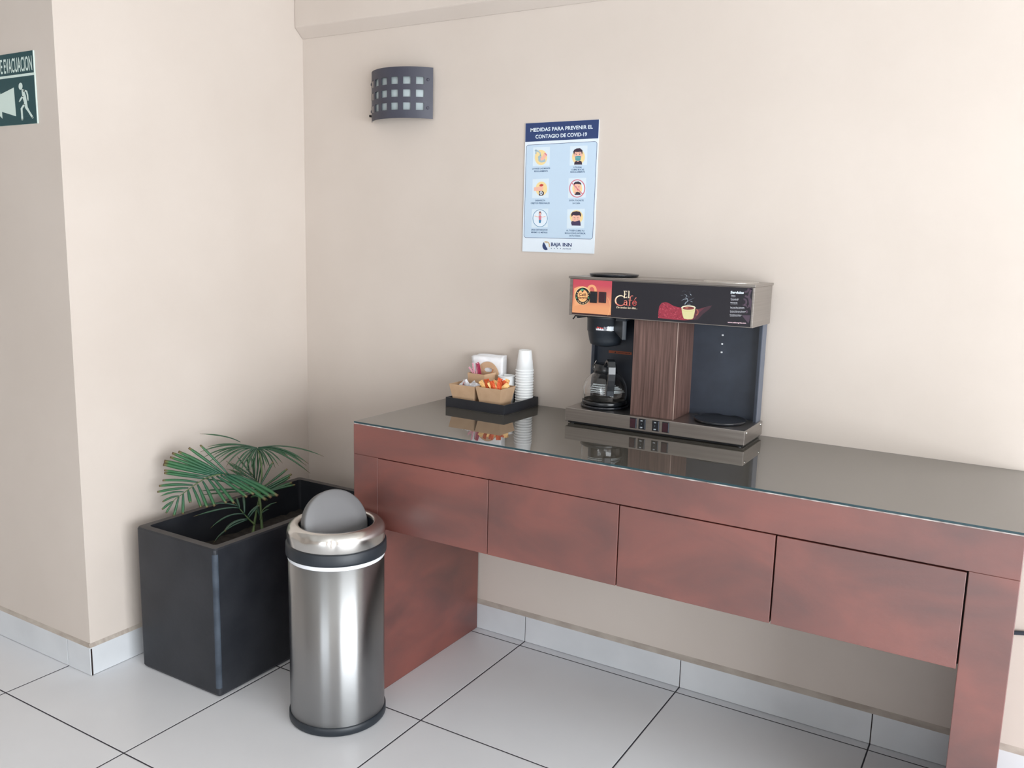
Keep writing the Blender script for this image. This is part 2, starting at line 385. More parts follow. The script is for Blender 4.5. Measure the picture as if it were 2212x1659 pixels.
f.add(vs, [(j * (nx + 1) + i, j * (nx + 1) + i + 1, (j + 1) * (nx + 1) + i + 1, (j + 1) * (nx + 1) + i) for j in range(ny) for i in range(nx)], M['soil'], True)
f.build('soil', pl, recalc=False)

LV = json.loads(r'''{"f1":{"r":[[0.2786,-0.5334,0.5118],[0.2824,-0.5358,0.5483],[0.2837,-0.5613,0.5954],[0.2603,-0.5931,0.6248],[0.2395,-0.6372,0.6442],[0.2163,-0.6688,0.6438],[0.1908,-0.6983,0.631],[0.1687,-0.7275,0.6094],[0.1515,-0.7539,0.5874],[0.1324,-0.7752,0.5669],[0.1201,-0.794,0.5386]],"l":[[0.2487,-0.6417,0.6453,0.214,-0.6706,0.6982,0.1798,-0.6992,0.7506,0.008],[0.238,-0.6496,0.6467,0.1923,-0.6853,0.6937,0.1472,-0.7207,0.7402,0.01],[0.2317,-0.6544,0.6468,0.1747,-0.6977,0.6869,0.1183,-0.7406,0.7268,0.011],[0.2254,-0.6594,0.646,0.1625,-0.7061,0.6839,0.1002,-0.7524,0.7214,0.011],[0.2213,-0.6627,0.6449,0.1583,-0.7104,0.6763,0.0959,-0.7577,0.7074,0.01],[0.215,-0.6676,0.645,0.1471,-0.7189,0.6696,0.0799,-0.7699,0.694,0.014],[0.2047,-0.6759,0.6429,0.1414,-0.7245,0.6632,0.0787,-0.7727,0.6833,0.014],[0.1968,-0.683,0.6376,0.14,-0.729,0.6478,0.0832,-0.7739,0.6633,0.008],[0.1848,-0.6934,0.6323,0.1346,-0.7347,0.6404,0.0842,-0.7752,0.6539,0.011],[0.1716,-0.7063,0.619,0.1263,-0.7434,0.6277,0.0823,-0.7813,0.6283,0.009],[0.1579,-0.7188,0.6097,0.1153,-0.754,0.6135,0.0738,-0.79,0.6093,0.009],[0.1474,-0.7288,0.6004,0.1087,-0.7615,0.6001,0.0713,-0.7955,0.5891,0.009],[0.1373,-0.7394,0.587,0.1084,-0.7651,0.5875,0.0811,-0.7925,0.5746,0.006],[0.1263,-0.7507,0.5737,0.1077,-0.7702,0.5689,0.09,-0.7907,0.5561,0.007],[0.1135,-0.7642,0.5565,0.1021,-0.779,0.5476,0.0916,-0.7948,0.5307,0.008],[0.1119,-0.7663,0.5525,0.1082,-0.7779,0.5353,0.1046,-0.7895,0.5182,0.007],[0.1255,-0.7519,0.5711,0.1269,-0.765,0.5372,0.1278,-0.7775,0.5089,0.009],[0.1358,-0.7417,0.5817,0.1448,-0.7511,0.5489,0.1538,-0.7605,0.5163,0.01],[0.1469,-0.7303,0.595,0.1593,-0.7362,0.5753,0.1717,-0.7421,0.5558,0.011],[0.1586,-0.7197,0.6029,0.1815,-0.7221,0.5744,0.2048,-0.7253,0.5406,0.01],[0.1702,-0.7088,0.6122,0.1966,-0.7112,0.5788,0.2234,-0.7142,0.5403,0.011],[0.1827,-0.697,0.6229,0.2128,-0.6983,0.5893,0.2439,-0.7011,0.5452,0.011],[0.1941,-0.686,0.6336,0.2354,-0.6816,0.6005,0.2776,-0.6787,0.5569,0.011],[0.2053,-0.6766,0.6375,0.253,-0.6703,0.5997,0.3009,-0.6648,0.5568,0.011],[0.2176,-0.6666,0.6401,0.2766,-0.6526,0.6122,0.3358,-0.6396,0.5793,0.011],[0.2279,-0.6582,0.6427,0.291,-0.6417,0.6198,0.3545,-0.6265,0.5892,0.011],[0.2382,-0.6498,0.6454,0.3145,-0.628,0.6136,0.3914,-0.6079,0.5715,0.013],[0.2487,-0.6416,0.6458,0.3269,-0.6178,0.6234,0.4068,-0.5971,0.5799,0.013],[0.2594,-0.6337,0.6447,0.3409,-0.6073,0.6299,0.4248,-0.5852,0.5858,0.012]],"w":0.009},"f2":{"r":[[0.265,-0.5191,0.5056],[0.2539,-0.5035,0.559],[0.2441,-0.487,0.6127],[0.2275,-0.4757,0.661],[0.2096,-0.4696,0.6866],[0.1775,-0.4532,0.6875],[0.1508,-0.4368,0.6713]],"l":[[0.2045,-0.4702,0.6993,0.126,-0.5355,0.7257,0.0604,-0.6055,0.6887,0.0045],[0.2045,-0.4702,0.6993,0.1383,-0.5281,0.7261,0.0827,-0.5883,0.7085,0.0045],[0.2045,-0.4702,0.6993,0.127,-0.5368,0.7158,0.0722,-0.6022,0.6693,0.0045],[0.2045,-0.4702,0.6993,0.1366,-0.5305,0.7189,0.0856,-0.5985,0.6471,0.0045],[0.2045,-0.4702,0.6993,0.1492,-0.5235,0.7164,0.1125,-0.5801,0.6591,0.0045],[0.2045,-0.4702,0.6993,0.1644,-0.5151,0.7126,0.1168,-0.5809,0.6423,0.0045],[0.2045,-0.4702,0.6993,0.1582,-0.5211,0.7011,0.1465,-0.5638,0.639,0.0045],[0.2045,-0.4702,0.6993,0.1785,-0.51,0.696,0.1656,-0.5559,0.6212,0.0045],[0.2045,-0.4702,0.6993,0.1865,-0.5063,0.6905,0.1757,-0.5504,0.6186,0.0045],[0.2045,-0.4702,0.6993,0.1926,-0.5048,0.6794,0.1906,-0.5419,0.6163,0.0045],[0.2045,-0.4702,0.6993,0.203,-0.4996,0.674,0.2059,-0.5338,0.6111,0.0045],[0.2045,-0.4702,0.6993,0.2018,-0.4981,0.6853,0.2096,-0.525,0.645,0.0045],[0.2081,-0.4677,0.7009,0.2983,-0.3933,0.7159,0.3951,-0.3274,0.6664,0.0045],[0.2081,-0.4677,0.7009,0.2739,-0.4088,0.7109,0.3506,-0.3596,0.6377,0.006],[0.2081,-0.4677,0.7009,0.2642,-0.4152,0.7077,0.3438,-0.3648,0.6317,0.006],[0.2081,-0.4677,0.7009,0.2707,-0.414,0.6936,0.3593,-0.3611,0.6034,0.006],[0.2081,-0.4677,0.7009,0.272,-0.411,0.7051,0.3272,-0.372,0.6457,0.006],[0.2081,-0.4677,0.7009,0.236,-0.435,0.6926,0.2679,-0.4088,0.6382,0.0045],[0.2081,-0.4677,0.7009,0.2403,-0.4313,0.6985,0.2642,-0.4043,0.6727,0.0045],[0.2081,-0.4677,0.7009,0.2322,-0.4395,0.681,0.2473,-0.4246,0.6203,0.0045],[0.2081,-0.4677,0.7009,0.2201,-0.4473,0.6778,0.2328,-0.4342,0.6156,0.0045],[0.2081,-0.4677,0.7009,0.2105,-0.4537,0.6746,0.2158,-0.4453,0.6108,0.0045],[0.2081,-0.4677,0.7009,0.2074,-0.4545,0.6803,0.2071,-0.4438,0.6451,0.0045],[0.2081,-0.4677,0.7009,0.2503,-0.4253,0.6987,0.2826,-0.3949,0.6646,0.0045],[0.2081,-0.4677,0.7009,0.2064,-0.4578,0.6659,0.2076,-0.4536,0.5932,0.0045],[0.2081,-0.4677,0.7009,0.1965,-0.4638,0.6656,0.1945,-0.4603,0.5986,0.0045],[0.2023,-0.4664,0.6953,0.2322,-0.4662,0.6804,0.2583,-0.473,0.6415,0.0045],[0.2023,-0.4664,0.6953,0.251,-0.4532,0.6895,0.2927,-0.4522,0.6425,0.0045],[0.2023,-0.4664,0.6953,0.1794,-0.4963,0.6875,0.179,-0.5196,0.6449,0.0045],[0.2023,-0.4664,0.6953,0.1689,-0.5015,0.6929,0.164,-0.5281,0.6473,0.0045],[0.2023,-0.4664,0.6953,0.2065,-0.4844,0.6655,0.2183,-0.5003,0.6233,0.0045],[0.2023,-0.4664,0.6953,0.2013,-0.487,0.6682,0.2085,-0.5063,0.6231,0.0045],[0.2023,-0.4664,0.6953,0.1503,-0.5102,0.7052,0.1182,-0.5529,0.6602,0.0045],[0.2023,-0.4664,0.6953,0.1367,-0.5162,0.7162,0.0826,-0.5721,0.6705,0.0045],[0.2023,-0.4664,0.6953,0.2643,-0.4424,0.7042,0.3161,-0.4315,0.6772,0.0045],[0.1504,-0.4988,0.7178,0.116,-0.5262,0.7432,0.0372,-0.5839,0.7487,0.0045]],"w":0.005},"f3":{"r":[[0.2483,-0.5056,0.505],[0.2243,-0.4853,0.5614],[0.1908,-0.4761,0.5896],[0.1527,-0.4709,0.6123],[0.1117,-0.4672,0.6352]],"l":[[0.2162,-0.4777,0.5642,0.1681,-0.5092,0.6106,0.1209,-0.5411,0.6522,0.006],[0.2132,-0.4785,0.5699,0.1695,-0.5086,0.6092,0.1267,-0.5392,0.6438,0.006],[0.2073,-0.4803,0.5783,0.1664,-0.5116,0.6034,0.1264,-0.5433,0.6239,0.006],[0.2014,-0.4822,0.5867,0.1685,-0.5073,0.6192,0.1363,-0.5329,0.647,0.006],[0.1902,-0.4867,0.5978,0.1716,-0.5022,0.6357,0.1537,-0.5182,0.6688,0.006],[0.2169,-0.4785,0.5585,0.1777,-0.5073,0.5909,0.1393,-0.5366,0.6186,0.006],[0.1983,-0.4829,0.5923,0.198,-0.487,0.6329,0.1982,-0.4917,0.6687,0.006],[0.2014,-0.4822,0.5867,0.2029,-0.484,0.633,0.205,-0.4865,0.6746,0.006],[0.2073,-0.4803,0.5783,0.2147,-0.4781,0.6277,0.2226,-0.4765,0.6722,0.006],[0.2132,-0.4785,0.5699,0.2236,-0.4755,0.6136,0.2346,-0.4731,0.6526,0.006],[0.1809,-0.4889,0.6148,0.1821,-0.4946,0.6424,0.1838,-0.501,0.6654,0.006],[0.2175,-0.4792,0.5528,0.1275,-0.5406,0.5738,0.0385,-0.6023,0.5901,0.006],[0.2156,-0.4815,0.547,0.1304,-0.5442,0.5467,0.0462,-0.6072,0.5419,0.006],[0.2187,-0.4807,0.5414,0.1364,-0.5425,0.5369,0.0551,-0.6046,0.5279,0.006]],"w":0.006},"f4":{"r":[[0.2675,-0.5266,0.5198],[0.2663,-0.5208,0.5535],[0.2761,-0.5105,0.5763],[0.2934,-0.4849,0.5938]],"l":[[0.2639,-0.5178,0.5759,0.2692,-0.4897,0.613,0.274,-0.4607,0.6561,0.008],[0.2718,-0.5142,0.5705,0.2967,-0.4765,0.5968,0.3209,-0.4374,0.632,0.008],[0.2749,-0.5134,0.565,0.3061,-0.4735,0.5837,0.3364,-0.4317,0.6139,0.01],[0.2755,-0.5142,0.5594,0.3038,-0.4763,0.5759,0.3314,-0.4367,0.6039,0.012],[0.2736,-0.5164,0.5537,0.3075,-0.4763,0.5647,0.3409,-0.4349,0.5843,0.01],[0.2742,-0.5171,0.5481,0.3124,-0.4734,0.5648,0.3516,-0.4301,0.5761,0.008],[0.2724,-0.5193,0.5424,0.2884,-0.4931,0.5373,0.304,-0.466,0.5378,0.01],[0.2703,-0.5211,0.5396,0.2706,-0.5049,0.5311,0.2717,-0.4893,0.517,0.01],[0.2681,-0.523,0.5367,0.243,-0.5201,0.5374,0.2189,-0.5189,0.5269,0.008]],"w":0.008},"f5":{"r":[[0.3084,-0.5846,0.461],[0.2945,-0.6001,0.4843],[0.2723,-0.618,0.5209],[0.2634,-0.6304,0.5454]],"l":[[0.2797,-0.6245,0.5254,0.2587,-0.6578,0.5402,0.1779,-0.7363,0.506,0.006],[0.2767,-0.625,0.5322,0.2296,-0.6665,0.5542,0.1828,-0.7158,0.5355,0.006],[0.2909,-0.6105,0.5023,0.2495,-0.6507,0.5138,0.2155,-0.6992,0.4603,0.006],[0.2998,-0.6084,0.4861,0.2642,-0.6472,0.487,0.2589,-0.6751,0.4507,0.01],[0.3001,-0.6088,0.4834,0.2513,-0.6715,0.4625,0.2459,-0.713,0.4177,0.006],[0.2797,-0.6245,0.5254,0.272,-0.6206,0.5388,0.2587,-0.6187,0.5589,0.008],[0.2883,-0.6116,0.505,0.2822,-0.6033,0.5362,0.2707,-0.5992,0.5619,0.009],[0.2914,-0.6006,0.4911,0.2966,-0.5865,0.5172,0.3156,-0.5673,0.5273,0.007],[0.2944,-0.5999,0.4857,0.305,-0.5836,0.5065,0.3111,-0.5706,0.5244,0.007]],"w":0.006},"f6":{"r":[[0.3085,-0.5588,0.4714],[0.3122,-0.5502,0.5048],[0.332,-0.535,0.522]],"l":[[0.3104,-0.5523,0.4992,0.3126,-0.5354,0.5185,0.338,-0.5067,0.5275,0.005],[0.3122,-0.5502,0.5048,0.3181,-0.5332,0.5131,0.3242,-0.5164,0.5202,0.005],[0.3088,-0.5549,0.4908,0.3144,-0.5376,0.5019,0.3165,-0.5246,0.5018,0.005],[0.3046,-0.5585,0.4851,0.3015,-0.5622,0.506,0.2986,-0.5663,0.5239,0.006]],"w":0.005},"s":[[[0.319,-0.5607,0.4301],[0.3064,-0.5529,0.4781],[0.297,-0.5448,0.5181],[0.2824,-0.5358,0.5483]],[[0.3062,-0.5907,0.4361],[0.2929,-0.5683,0.4709],[0.2648,-0.5321,0.5],[0.2533,-0.5094,0.5306]]]}''')
def leaf_mat(name, c0, c1):
    m = mat(name, c0, .42); t_ = m.node_tree; b = t_.nodes['Principled BSDF']
    at = t_.nodes.new('ShaderNodeAttribute'); at.attribute_name = 'along'
    r = t_.nodes.new('ShaderNodeValToRGB'); e = r.color_ramp.elements
    e[0].position = 0; e[0].color = (*c0, 1); e[1].position = .90; e[1].color = (*c1, 1)
    x = e.new(.972); x.color = (.16, .13, .05, 1); x = e.new(.992); x.color = (.10, .05, .03, 1)
    t_.links.new(at.outputs['Fac'], r.inputs[0]); t_.links.new(r.outputs[0], b.inputs['Base Color'])
    return m
LM = {'f1': leaf_mat('palm_leaf', (.018, .085, .050), (.030, .125, .045)), 'f2': leaf_mat('palm_leaf_back', (.022, .060, .036), (.030, .095, .038)), 'f5': leaf_mat('palm_leaf_low', (.022, .065, .045), (.030, .075, .040))}
M['stem'] = noisy('palm_stem', (.05, .10, .03), (.09, .14, .045), 20, .55, (1, 1, .2))
palm = thing('potted_palm', (.30, -.56, .37), 'green parlour palm with arching fronds growing in the black planter', 'plant')
def bez(a, b, c, n): return [a * (1 - i / n) ** 2 + b * 2 * (i / n) * (1 - i / n) + c * (i / n) ** 2 for i in range(n + 1)]
def frond(key):
    D = LV[key]; f = MB(); m = LM['f1' if key == 'f1' else ('f5' if key in ('f5', 'f6') else 'f2')]; al = []
    rp = [Vector(p) for p in D['r']]
    pts = []
    for i in range(len(rp) - 1):      # smooth the midrib
        p0, p1, p2, p3 = rp[max(i - 1, 0)], rp[i], rp[i + 1], rp[min(i + 2, len(rp) - 1)]
        for k in range(4):
            u = k / 4; pts.append(.5 * ((2 * p1) + (p2 - p0) * u + (2 * p0 - 5 * p1 + 4 * p2 - p3) * u * u + (3 * p1 - p0 - 3 * p2 + p3) * u ** 3))
    pts.append(rp[-1])
    f.tube(pts, lambda u: .0026 * (1 - u) + .0006, M['stem'], 6); al += [0] * len(f.v)
    rn = random.Random(key)
    for L in D['l']:
        a, b, c, w = Vector(L[0:3]), Vector(L[3:6]), Vector(L[6:9]), L[9]
        b = b + Vector((0, 0, rn.uniform(0, .006))); n = 9; cv = bez(a, b, c, n); vs = []
        view = (Vector((1.6, -1.6, .9)) + Vector((rn.uniform(-.4, .4), rn.uniform(-.4, .4), rn.uniform(-.3, .3)))).normalized()
        for i, p in enumerate(cv):
            u = i / n; d = (cv[min(i + 1, n)] - cv[max(i - 1, 0)]).normalized(); sd = d.cross(view).normalized()
            blunt = w > .0068
            ww = w * .5 * (math.sin(PI * min(1, .10 + u * .55)) ** .6 if u < .75 else (math.sin(PI * min(1, .10 + .75 * .55)) ** .6 * ((1 - (u - .75) * (1.1 if blunt else 3.8)))))
            ww = max(ww, .0003); nrm = d.cross(sd).normalized() * ww * .45
            vs += [p + sd * ww + nrm, p, p - sd * ww + nrm]; al += [u] * 3
        f.add(vs, [(3 * i + k, 3 * i + k + 1, 3 * i + k + 4, 3 * i + k + 3) for i in range(n) for k in (0, 1)], m, True)
    o = f.build('frond', palm, recalc=False)
    at = o.data.attributes.new('along', 'FLOAT', 'POINT')
    for i, v in enumerate(al): at.data[i].value = v
    s_ = o.modifiers.new('thickness', 'SOLIDIFY'); s_.thickness = .0003
for k in ('f1', 'f2', 'f3', 'f4', 'f5', 'f6'): frond(k)
for s_ in LV['s']:
    P0 = Vector(s_[0]); f = MB(); f.tube([Vector((P0.x + .006, P0.y - .004, .365))] + [Vector(p) for p in s_], lambda u: .0062 * (1 - u * .55), M['stem'], 10); f.build('stem', palm)

# ================================================================== TRASH CAN
cx, cy = .835, -.744
can = thing('trash_can', (cx, cy, 0), 'round stainless steel trash can with a swing lid beside the table leg', 'trash can')
c0 = (cx, cy, 0)
f = MB(); f.lathe([(0, .001), (.144, .001), (.1475, .005), (.1475, .024), (.1445, .028), (.10, .028)], c0, M['blackplastic'], 96); part(f.build('base_ring', can), 'black plastic base ring')
f = MB(); f.lathe([(.1415, .026), (.1432, .028), (.1432, .534), (.139, .534), (.139, .03)], c0, M['canbody'], 128); f.build('body', can)
f = MB(); f.lathe([(.1438, .516), (.1446, .517), (.1452, .533), (.1438, .536)], c0, M['white'], 96); part(f.build('bag_edge', can), 'white edge of the bin liner below the band')
f = MB(); f.lathe([(.1440, .529), (.1496, .530), (.1502, .536), (.1496, .563), (.1478, .5655), (.140, .566)], c0, M['blackplastic'], 128); part(f.build('band', can), 'wide black plastic band under the lid')
f = MB(); seg = 144
prof = [(.1445, .5655), (.1452, .568), (.1462, .590), (.1458, .598), (.1435, .607), (.139, .6145), (.133, .6195), (.126, .6225), (.119, .6228), (.1135, .6205), (.1100, .616), (.1085, .610), (.1085, .575)]
f.lathe(prof, c0, M['lidsteel'], seg)
for i, v in enumerate(f.v):    # small dents on the shoulder
    a = math.degrees(math.atan2(v[1] - cy, v[0] - cx)); z = v[2]; d = 0
    for aa, zz, wa, wz, dep in ((-53, .600, 3.2, .010, .005), (-86, .606, 6, .008, .0035), (-72, .612, 4, .006, .002)):
        d += dep * math.exp(-((a - aa) / wa) ** 2 - ((z - zz) / wz) ** 2)
    r = math.hypot(v[0] - cx, v[1] - cy)
    if d: f.v[i] = (cx + (v[0] - cx) * (1 - d / r), cy + (v[1] - cy) * (1 - d / r), z - d * .3)
f.build('lid_ring', can)
f = MB(); f.lathe([(.1083, .612), (.107, .56), (.105, .535), (0, .535)], c0, M['blackplastic'], 64); f.build('inner_rim', can)
nz = Vector((math.cos(math.radians(FLAP_AZ)) * math.cos(math.radians(FLAP_EL)), math.sin(math.radians(FLAP_AZ)) * math.cos(math.radians(FLAP_EL)), math.sin(math.radians(FLAP_EL))))
q = nz.to_track_quat('Z', 'Y').to_matrix().to_4x4()
f = MB(); f.lathe([(0, .0068), (.070, .0068), (.0985, .006), (.1025, .0045), (.1035, .001), (.1035, -.004)], (cx, cy, .612), M['satin'], 96, mtx=q)
f.lathe([(.1030, -.004), (.1020, -.026), (.095, -.036), (.065, -.050), (.03, -.056), (0, -.058)], (cx, cy, .612), M['satin'], 96, mtx=q)
f.build('swing_flap', can)

# ================================================================== WALL LAMP
lamp = thing('wall_lamp', (.501, 0, 1.888), 'dark grey curved wall lamp with rows of square frosted openings', 'lamp')
CX, CY, RR = .50125, .08669, .1725; TH0, TH1 = -.6092, -2.5324
def arc(th, r, z): return (CX + r * math.cos(th), CY + r * math.sin(th), z)
hw = .0141 / RR; ths = [TH0]; cols = []
for k in range(1, 7):
    c = TH0 - .2748 * k; ths += [c + hw, c + hw / 3, c - hw / 3, c - hw]; cols.append((c + hw, c - hw))
    if k < 6: ths += [c - .2748 / 2]
ths.append(TH1)
ths = [ths[0], (ths[0] + ths[1]) / 2] + ths[1:-1] + [(ths[-2] + ths[-1]) / 2, ths[-1]]
zc = (2.0178, 1.9738, 1.9290); zh = .0126; zz = [1.8880] + sorted(v for c in zc for v in (c - zh, c + zh)) + [2.0645]
f = MB(); n = len(ths); vs = [arc(t_, RR, z) for z in zz for t_ in ths]; fs = []
for j in range(len(zz) - 1):
    zm = (zz[j] + zz[j + 1]) / 2
    for i in range(n - 1):
        tm = (ths[i] + ths[i + 1]) / 2
        if any(abs(zm - c) < zh for c in zc) and any(b < tm < a for a, b in cols): continue
        fs.append((j * n + i, j * n + i + 1, (j + 1) * n + i + 1, (j + 1) * n + i))
vi = [arc(t_, RR - .0022, z) for z in zz for t_ in ths]
from collections import Counter
ed = Counter(); 
for fc in fs:
    for p_, q_ in zip(fc, fc[1:] + fc[:1]): ed[frozenset((p_, q_))] += 1
f.add(vs, [c_[::-1] for c_ in fs], M['sconce'], True); f.add(vi, fs, M['sconce'], True)
for fc in fs:
    for p_, q_ in zip(fc, fc[1:] + fc[:1]):
        if ed[frozenset((p_, q_))] == 1: f.add([vs[p_], vs[q_], vi[q_], vi[p_]], [(0, 1, 2, 3)], M['sconce'])
o = f.build('shade', lamp, recalc=False)
f = MB(); vs = [arc(TH0 + (TH1 - TH0) * i / 30, RR - .006, z) for z in (1.893, 2.060) for i in range(31)]
f.add(vs, [(i, i + 1, 32 + i, 31 + i) for i in range(30)], M['frost'], True); o = f.build('glass_diffuser', lamp)
s_ = o.modifiers.new('thickness', 'SOLIDIFY'); s_.thickness = .003
f = MB(); f.box(.385, .617, -.012, -.0003, 1.905, 2.045, M['sconce']); f.build('wall_plate', lamp, bevel=.003)
for z in (2.022, 1.925):
    for th in (TH0 - .11, TH1 + .11):
        c = Vector(arc(th, RR, z)); nrm = Vector((math.cos(th), math.sin(th), 0)); f = MB()
        f.lathe([(0, .0034), (.0035, .0032), (.0052, .002), (.0055, .0008)], c, M['sconce'], 20, mtx=nrm.to_track_quat('Z', 'Y').to_matrix().to_4x4()); f.build('screw', lamp)
f = MB(); f.box(.3462, .3500, -.0115, -.0005, 1.909, 1.917, M['gloss_black']); f.build('mounting_clip', lamp)

# ================================================================== POSTER
WHITE, NAVY = C('white', (218, 228, 237)), C('navy', (38, 58, 104)); PANEL = C('panel', (188, 208, 226)); INK = C('ink', (48, 84, 122))
SKIN = C('skin', (232, 180, 160)); YEL = C('yellow', (232, 208, 150)); HAIR = C('hair', (52, 40, 58)); TEAL = C('teal', (72, 150, 155)); RED = C('red', (190, 62, 60)); PINK = C('pink', (205, 120, 135)); GREY = C('grey', (160, 182, 192)); BLUE = C('blue', (60, 125, 165))
GOLD = C('gold', (190, 160, 105)); SQ = C('square', (208, 222, 232))
px0, px1, pz0, pz1 = 1.025, 1.300, 1.428, 1.857
po = thing('poster', ((px0 + px1) / 2, -.0005, pz0), 'white and navy health poster with six round pictograms on the back wall', 'poster')
f = MB(); f.box(px0, px1, -.0035, -.0006, pz0, pz1, WHITE); f.build('board', po)
h = homography([(187, 132), (1010, 100), (965, 1590), (155, 1573)], [(px0, pz1), (px1, pz1), (px1, pz0), (px0, pz0)])
A = Art(h, lambda x, z, n: (x, -.0035 - n, z), .00003)
A.poly([(188, 133), (1008, 101), (1001, 308), (184, 340)], NAVY); A.cut('header_band', po)
A.text('MEDIDAS PARA PREVENIR EL', 243, 228, 940, 199, 40, WHITE, off=.022); A.text('CONTAGIO DE COVID-19', 300, 303, 876, 280, 40, WHITE, off=.022); A.cut('heading', po)
rr = []
for (cx_, cy_, a0, sx, sy) in ((225, 403, 180, 1, 1), (960, 370, 270, 1, 1), (922, 1398, 0, 1, 1), (202, 1388, 90, 1, 1)):
    for i in range(9):
        a = math.radians(a0 + 90 * i / 8); rr.append((cx_ + 28 * math.cos(a), cy_ + 28 * math.sin(a)))
A.n = 1; A.poly(rr, PANEL); A.stroke(rr, 4.5, NAVY, closed=True); A.cut('panel', po)
def icon(bx, name):
    A.n = 4; x0, y0, x1, y1 = bx; A.poly([(x0, y0 + 2), (x1, y0 - 5), (x1 - 5, y1 - 3), (x0 - 5, y1 + 2)], SQ)
icon((275, 400, 465, 610), 0); A.ell(363, 515, 70, 85, YEL); A.stroke([(302, 438), (332, 446), (352, 462), (358, 492)], [20, 16, 14, 14], GREY); A.stroke([(306, 430), (306, 470)], 12, GREY)
A.ell(372, 540, 40, 30, GREY); A.ell(350, 515, 20, 24, GREY); A.ell(395, 552, 20, 14, GREY); A.poly([(400, 470), (432, 492), (398, 540), (362, 552), (355, 525), (380, 500)], SKIN); A.poly([(398, 466), (412, 463), (434, 486), (426, 498)], PINK); A.cut('pictogram', po)
icon((690, 390, 884, 605), 0); A.ell(784, 512, 72, 82, YEL); A.poly([(735, 597), (742, 566), (765, 553), (800, 552), (820, 564), (826, 597)], HAIR); A.ell(778, 545, 18, 20, SKIN); A.ell(779, 490, 44, 56, SKIN); A.ell(735, 495, 8, 13, SKIN); A.ell(823, 492, 8, 13, SKIN)
A.poly([(735, 490), (724, 452), (738, 430), (762, 418), (800, 415), (828, 438), (828, 470), (822, 488), (815, 455), (770, 458), (745, 455)], HAIR); A.poly([(747, 506), (779, 500), (812, 503), (808, 545), (780, 556), (750, 548)], TEAL); A.stroke([(752, 520), (806, 518)], 2.5, GREY); A.stroke([(752, 534), (806, 532)], 2.5, GREY)
A.ell(758, 486, 4, 6, HAIR); A.ell(798, 484, 4, 6, HAIR); A.stroke([(748, 470), (764, 467)], 4, HAIR); A.stroke([(790, 466), (806, 468)], 4, HAIR); A.cut('pictogram', po)
icon((270, 755, 456, 968), 0); A.ell(370, 864, 66, 80, YEL); A.poly([(342, 942), (342, 893), (382, 887), (399, 905), (398, 928), (385, 942)], HAIR); A.ell(367, 914, 17, 20, WHITE); A.ell(367, 914, 8, 10, HAIR)
A.poly([(286, 850), (340, 842), (375, 832), (392, 842), (390, 868), (375, 886), (335, 890), (286, 888)], SKIN); A.poly([(346, 836), (352, 818), (372, 811), (394, 818), (388, 834), (370, 840)], RED); A.cut('pictogram', po)
icon((676, 748, 873, 966), 0); A.ell(773, 862, 86, 98, WHITE); A.ell(773, 862, 55, 75, YEL); A.poly([(742, 935), (752, 908), (775, 898), (805, 908), (812, 935)], HAIR); A.ell(775, 850, 38, 50, SKIN); A.poly([(738, 830), (733, 805), (750, 788), (785, 783), (815, 800), (818, 828), (806, 815), (765, 812), (745, 815)], HAIR)
A.poly([(735, 915), (745, 870), (755, 845), (770, 858), (760, 890), (752, 925)], SKIN); A.ell(760, 845, 4, 6, HAIR); A.ell(792, 843, 4, 6, HAIR); A.ell(777, 877, 6, 5, RED); A.stroke([(712, 800), (834, 926)], 11, PINK); A.ring(773, 862, 90, 102, 11, PINK); A.cut('pictogram', po)
icon((264, 1092, 449, 1302), 0); A.ell(357, 1197, 82, 96, WHITE); A.ring(357, 1197, 85, 99, 6, BLUE); A.stroke([(297, 1172), (345, 1184), (370, 1184), (416, 1176)], 6, SKIN); A.ell(356, 1142, 14, 24, C('brown', (120, 70, 80))); A.ell(356, 1148, 9, 14, SKIN)
A.poly([(340, 1168), (372, 1168), (369, 1218), (343, 1218)], PINK); A.poly([(342, 1216), (371, 1216), (364, 1250), (345, 1250)], BLUE); A.cut('pictogram', po)
icon((664, 1092, 859, 1308), 0); A.ell(766, 1180, 74, 76, YEL); A.ell(764, 1192, 46, 50, SKIN); A.poly([(712, 1180), (706, 1148), (722, 1125), (765, 1115), (805, 1122), (820, 1150), (815, 1182), (800, 1160), (765, 1165), (730, 1158)], HAIR)
A.stroke([(738, 1186), (754, 1192)], 4, HAIR); A.stroke([(774, 1191), (790, 1184)], 4, HAIR); A.stroke([(742, 1204), (756, 1204)], 3, HAIR); A.stroke([(774, 1203), (788, 1203)], 3, HAIR)
A.poly([(706, 1246), (716, 1224), (750, 1232), (802, 1216), (812, 1240), (815, 1278), (716, 1276)], C('sleeve', (62, 52, 82))); A.cut('pictogram', po)
for k, L in enumerate([[('LAVARSE LAS MANOS', 265, 648, 467, 643), ('REGULARMENTE', 288, 677, 440, 674)], [('UTILIZAR', 730, 635, 822, 634), ('CUBRE BOCAS', 705, 662, 847, 660), ('REGULARMENTE', 695, 687, 857, 685)],
    [('DESINFECTA', 300, 1005, 415, 1004), ('OBJETOS PERSONALES', 250, 1035, 465, 1034)], [('EVITA TOCARTE', 686, 1004, 846, 1003), ('LA CARA', 722, 1034, 807, 1034)],
    [('SANA DISTANCIA DE', 257, 1335, 442, 1335), ('MINIMO 1.5 METROS', 257, 1363, 441, 1365)], [('AL TOSER CUBRE TU', 653, 1340, 855, 1342), ('BOCA CON EL INTERIOR', 638, 1369, 870, 1372), ('DE TU CODO', 690, 1399, 812, 1401)]]):
    A.n = 4
    for s_, a, b, c, d in L: A.text(s_, a, b, c, d, 16, INK, off=.03)
    A.cut('caption', po)
A.n = 2; A.ell(428, 1504, 43, 50, GOLD, -130, 55); 
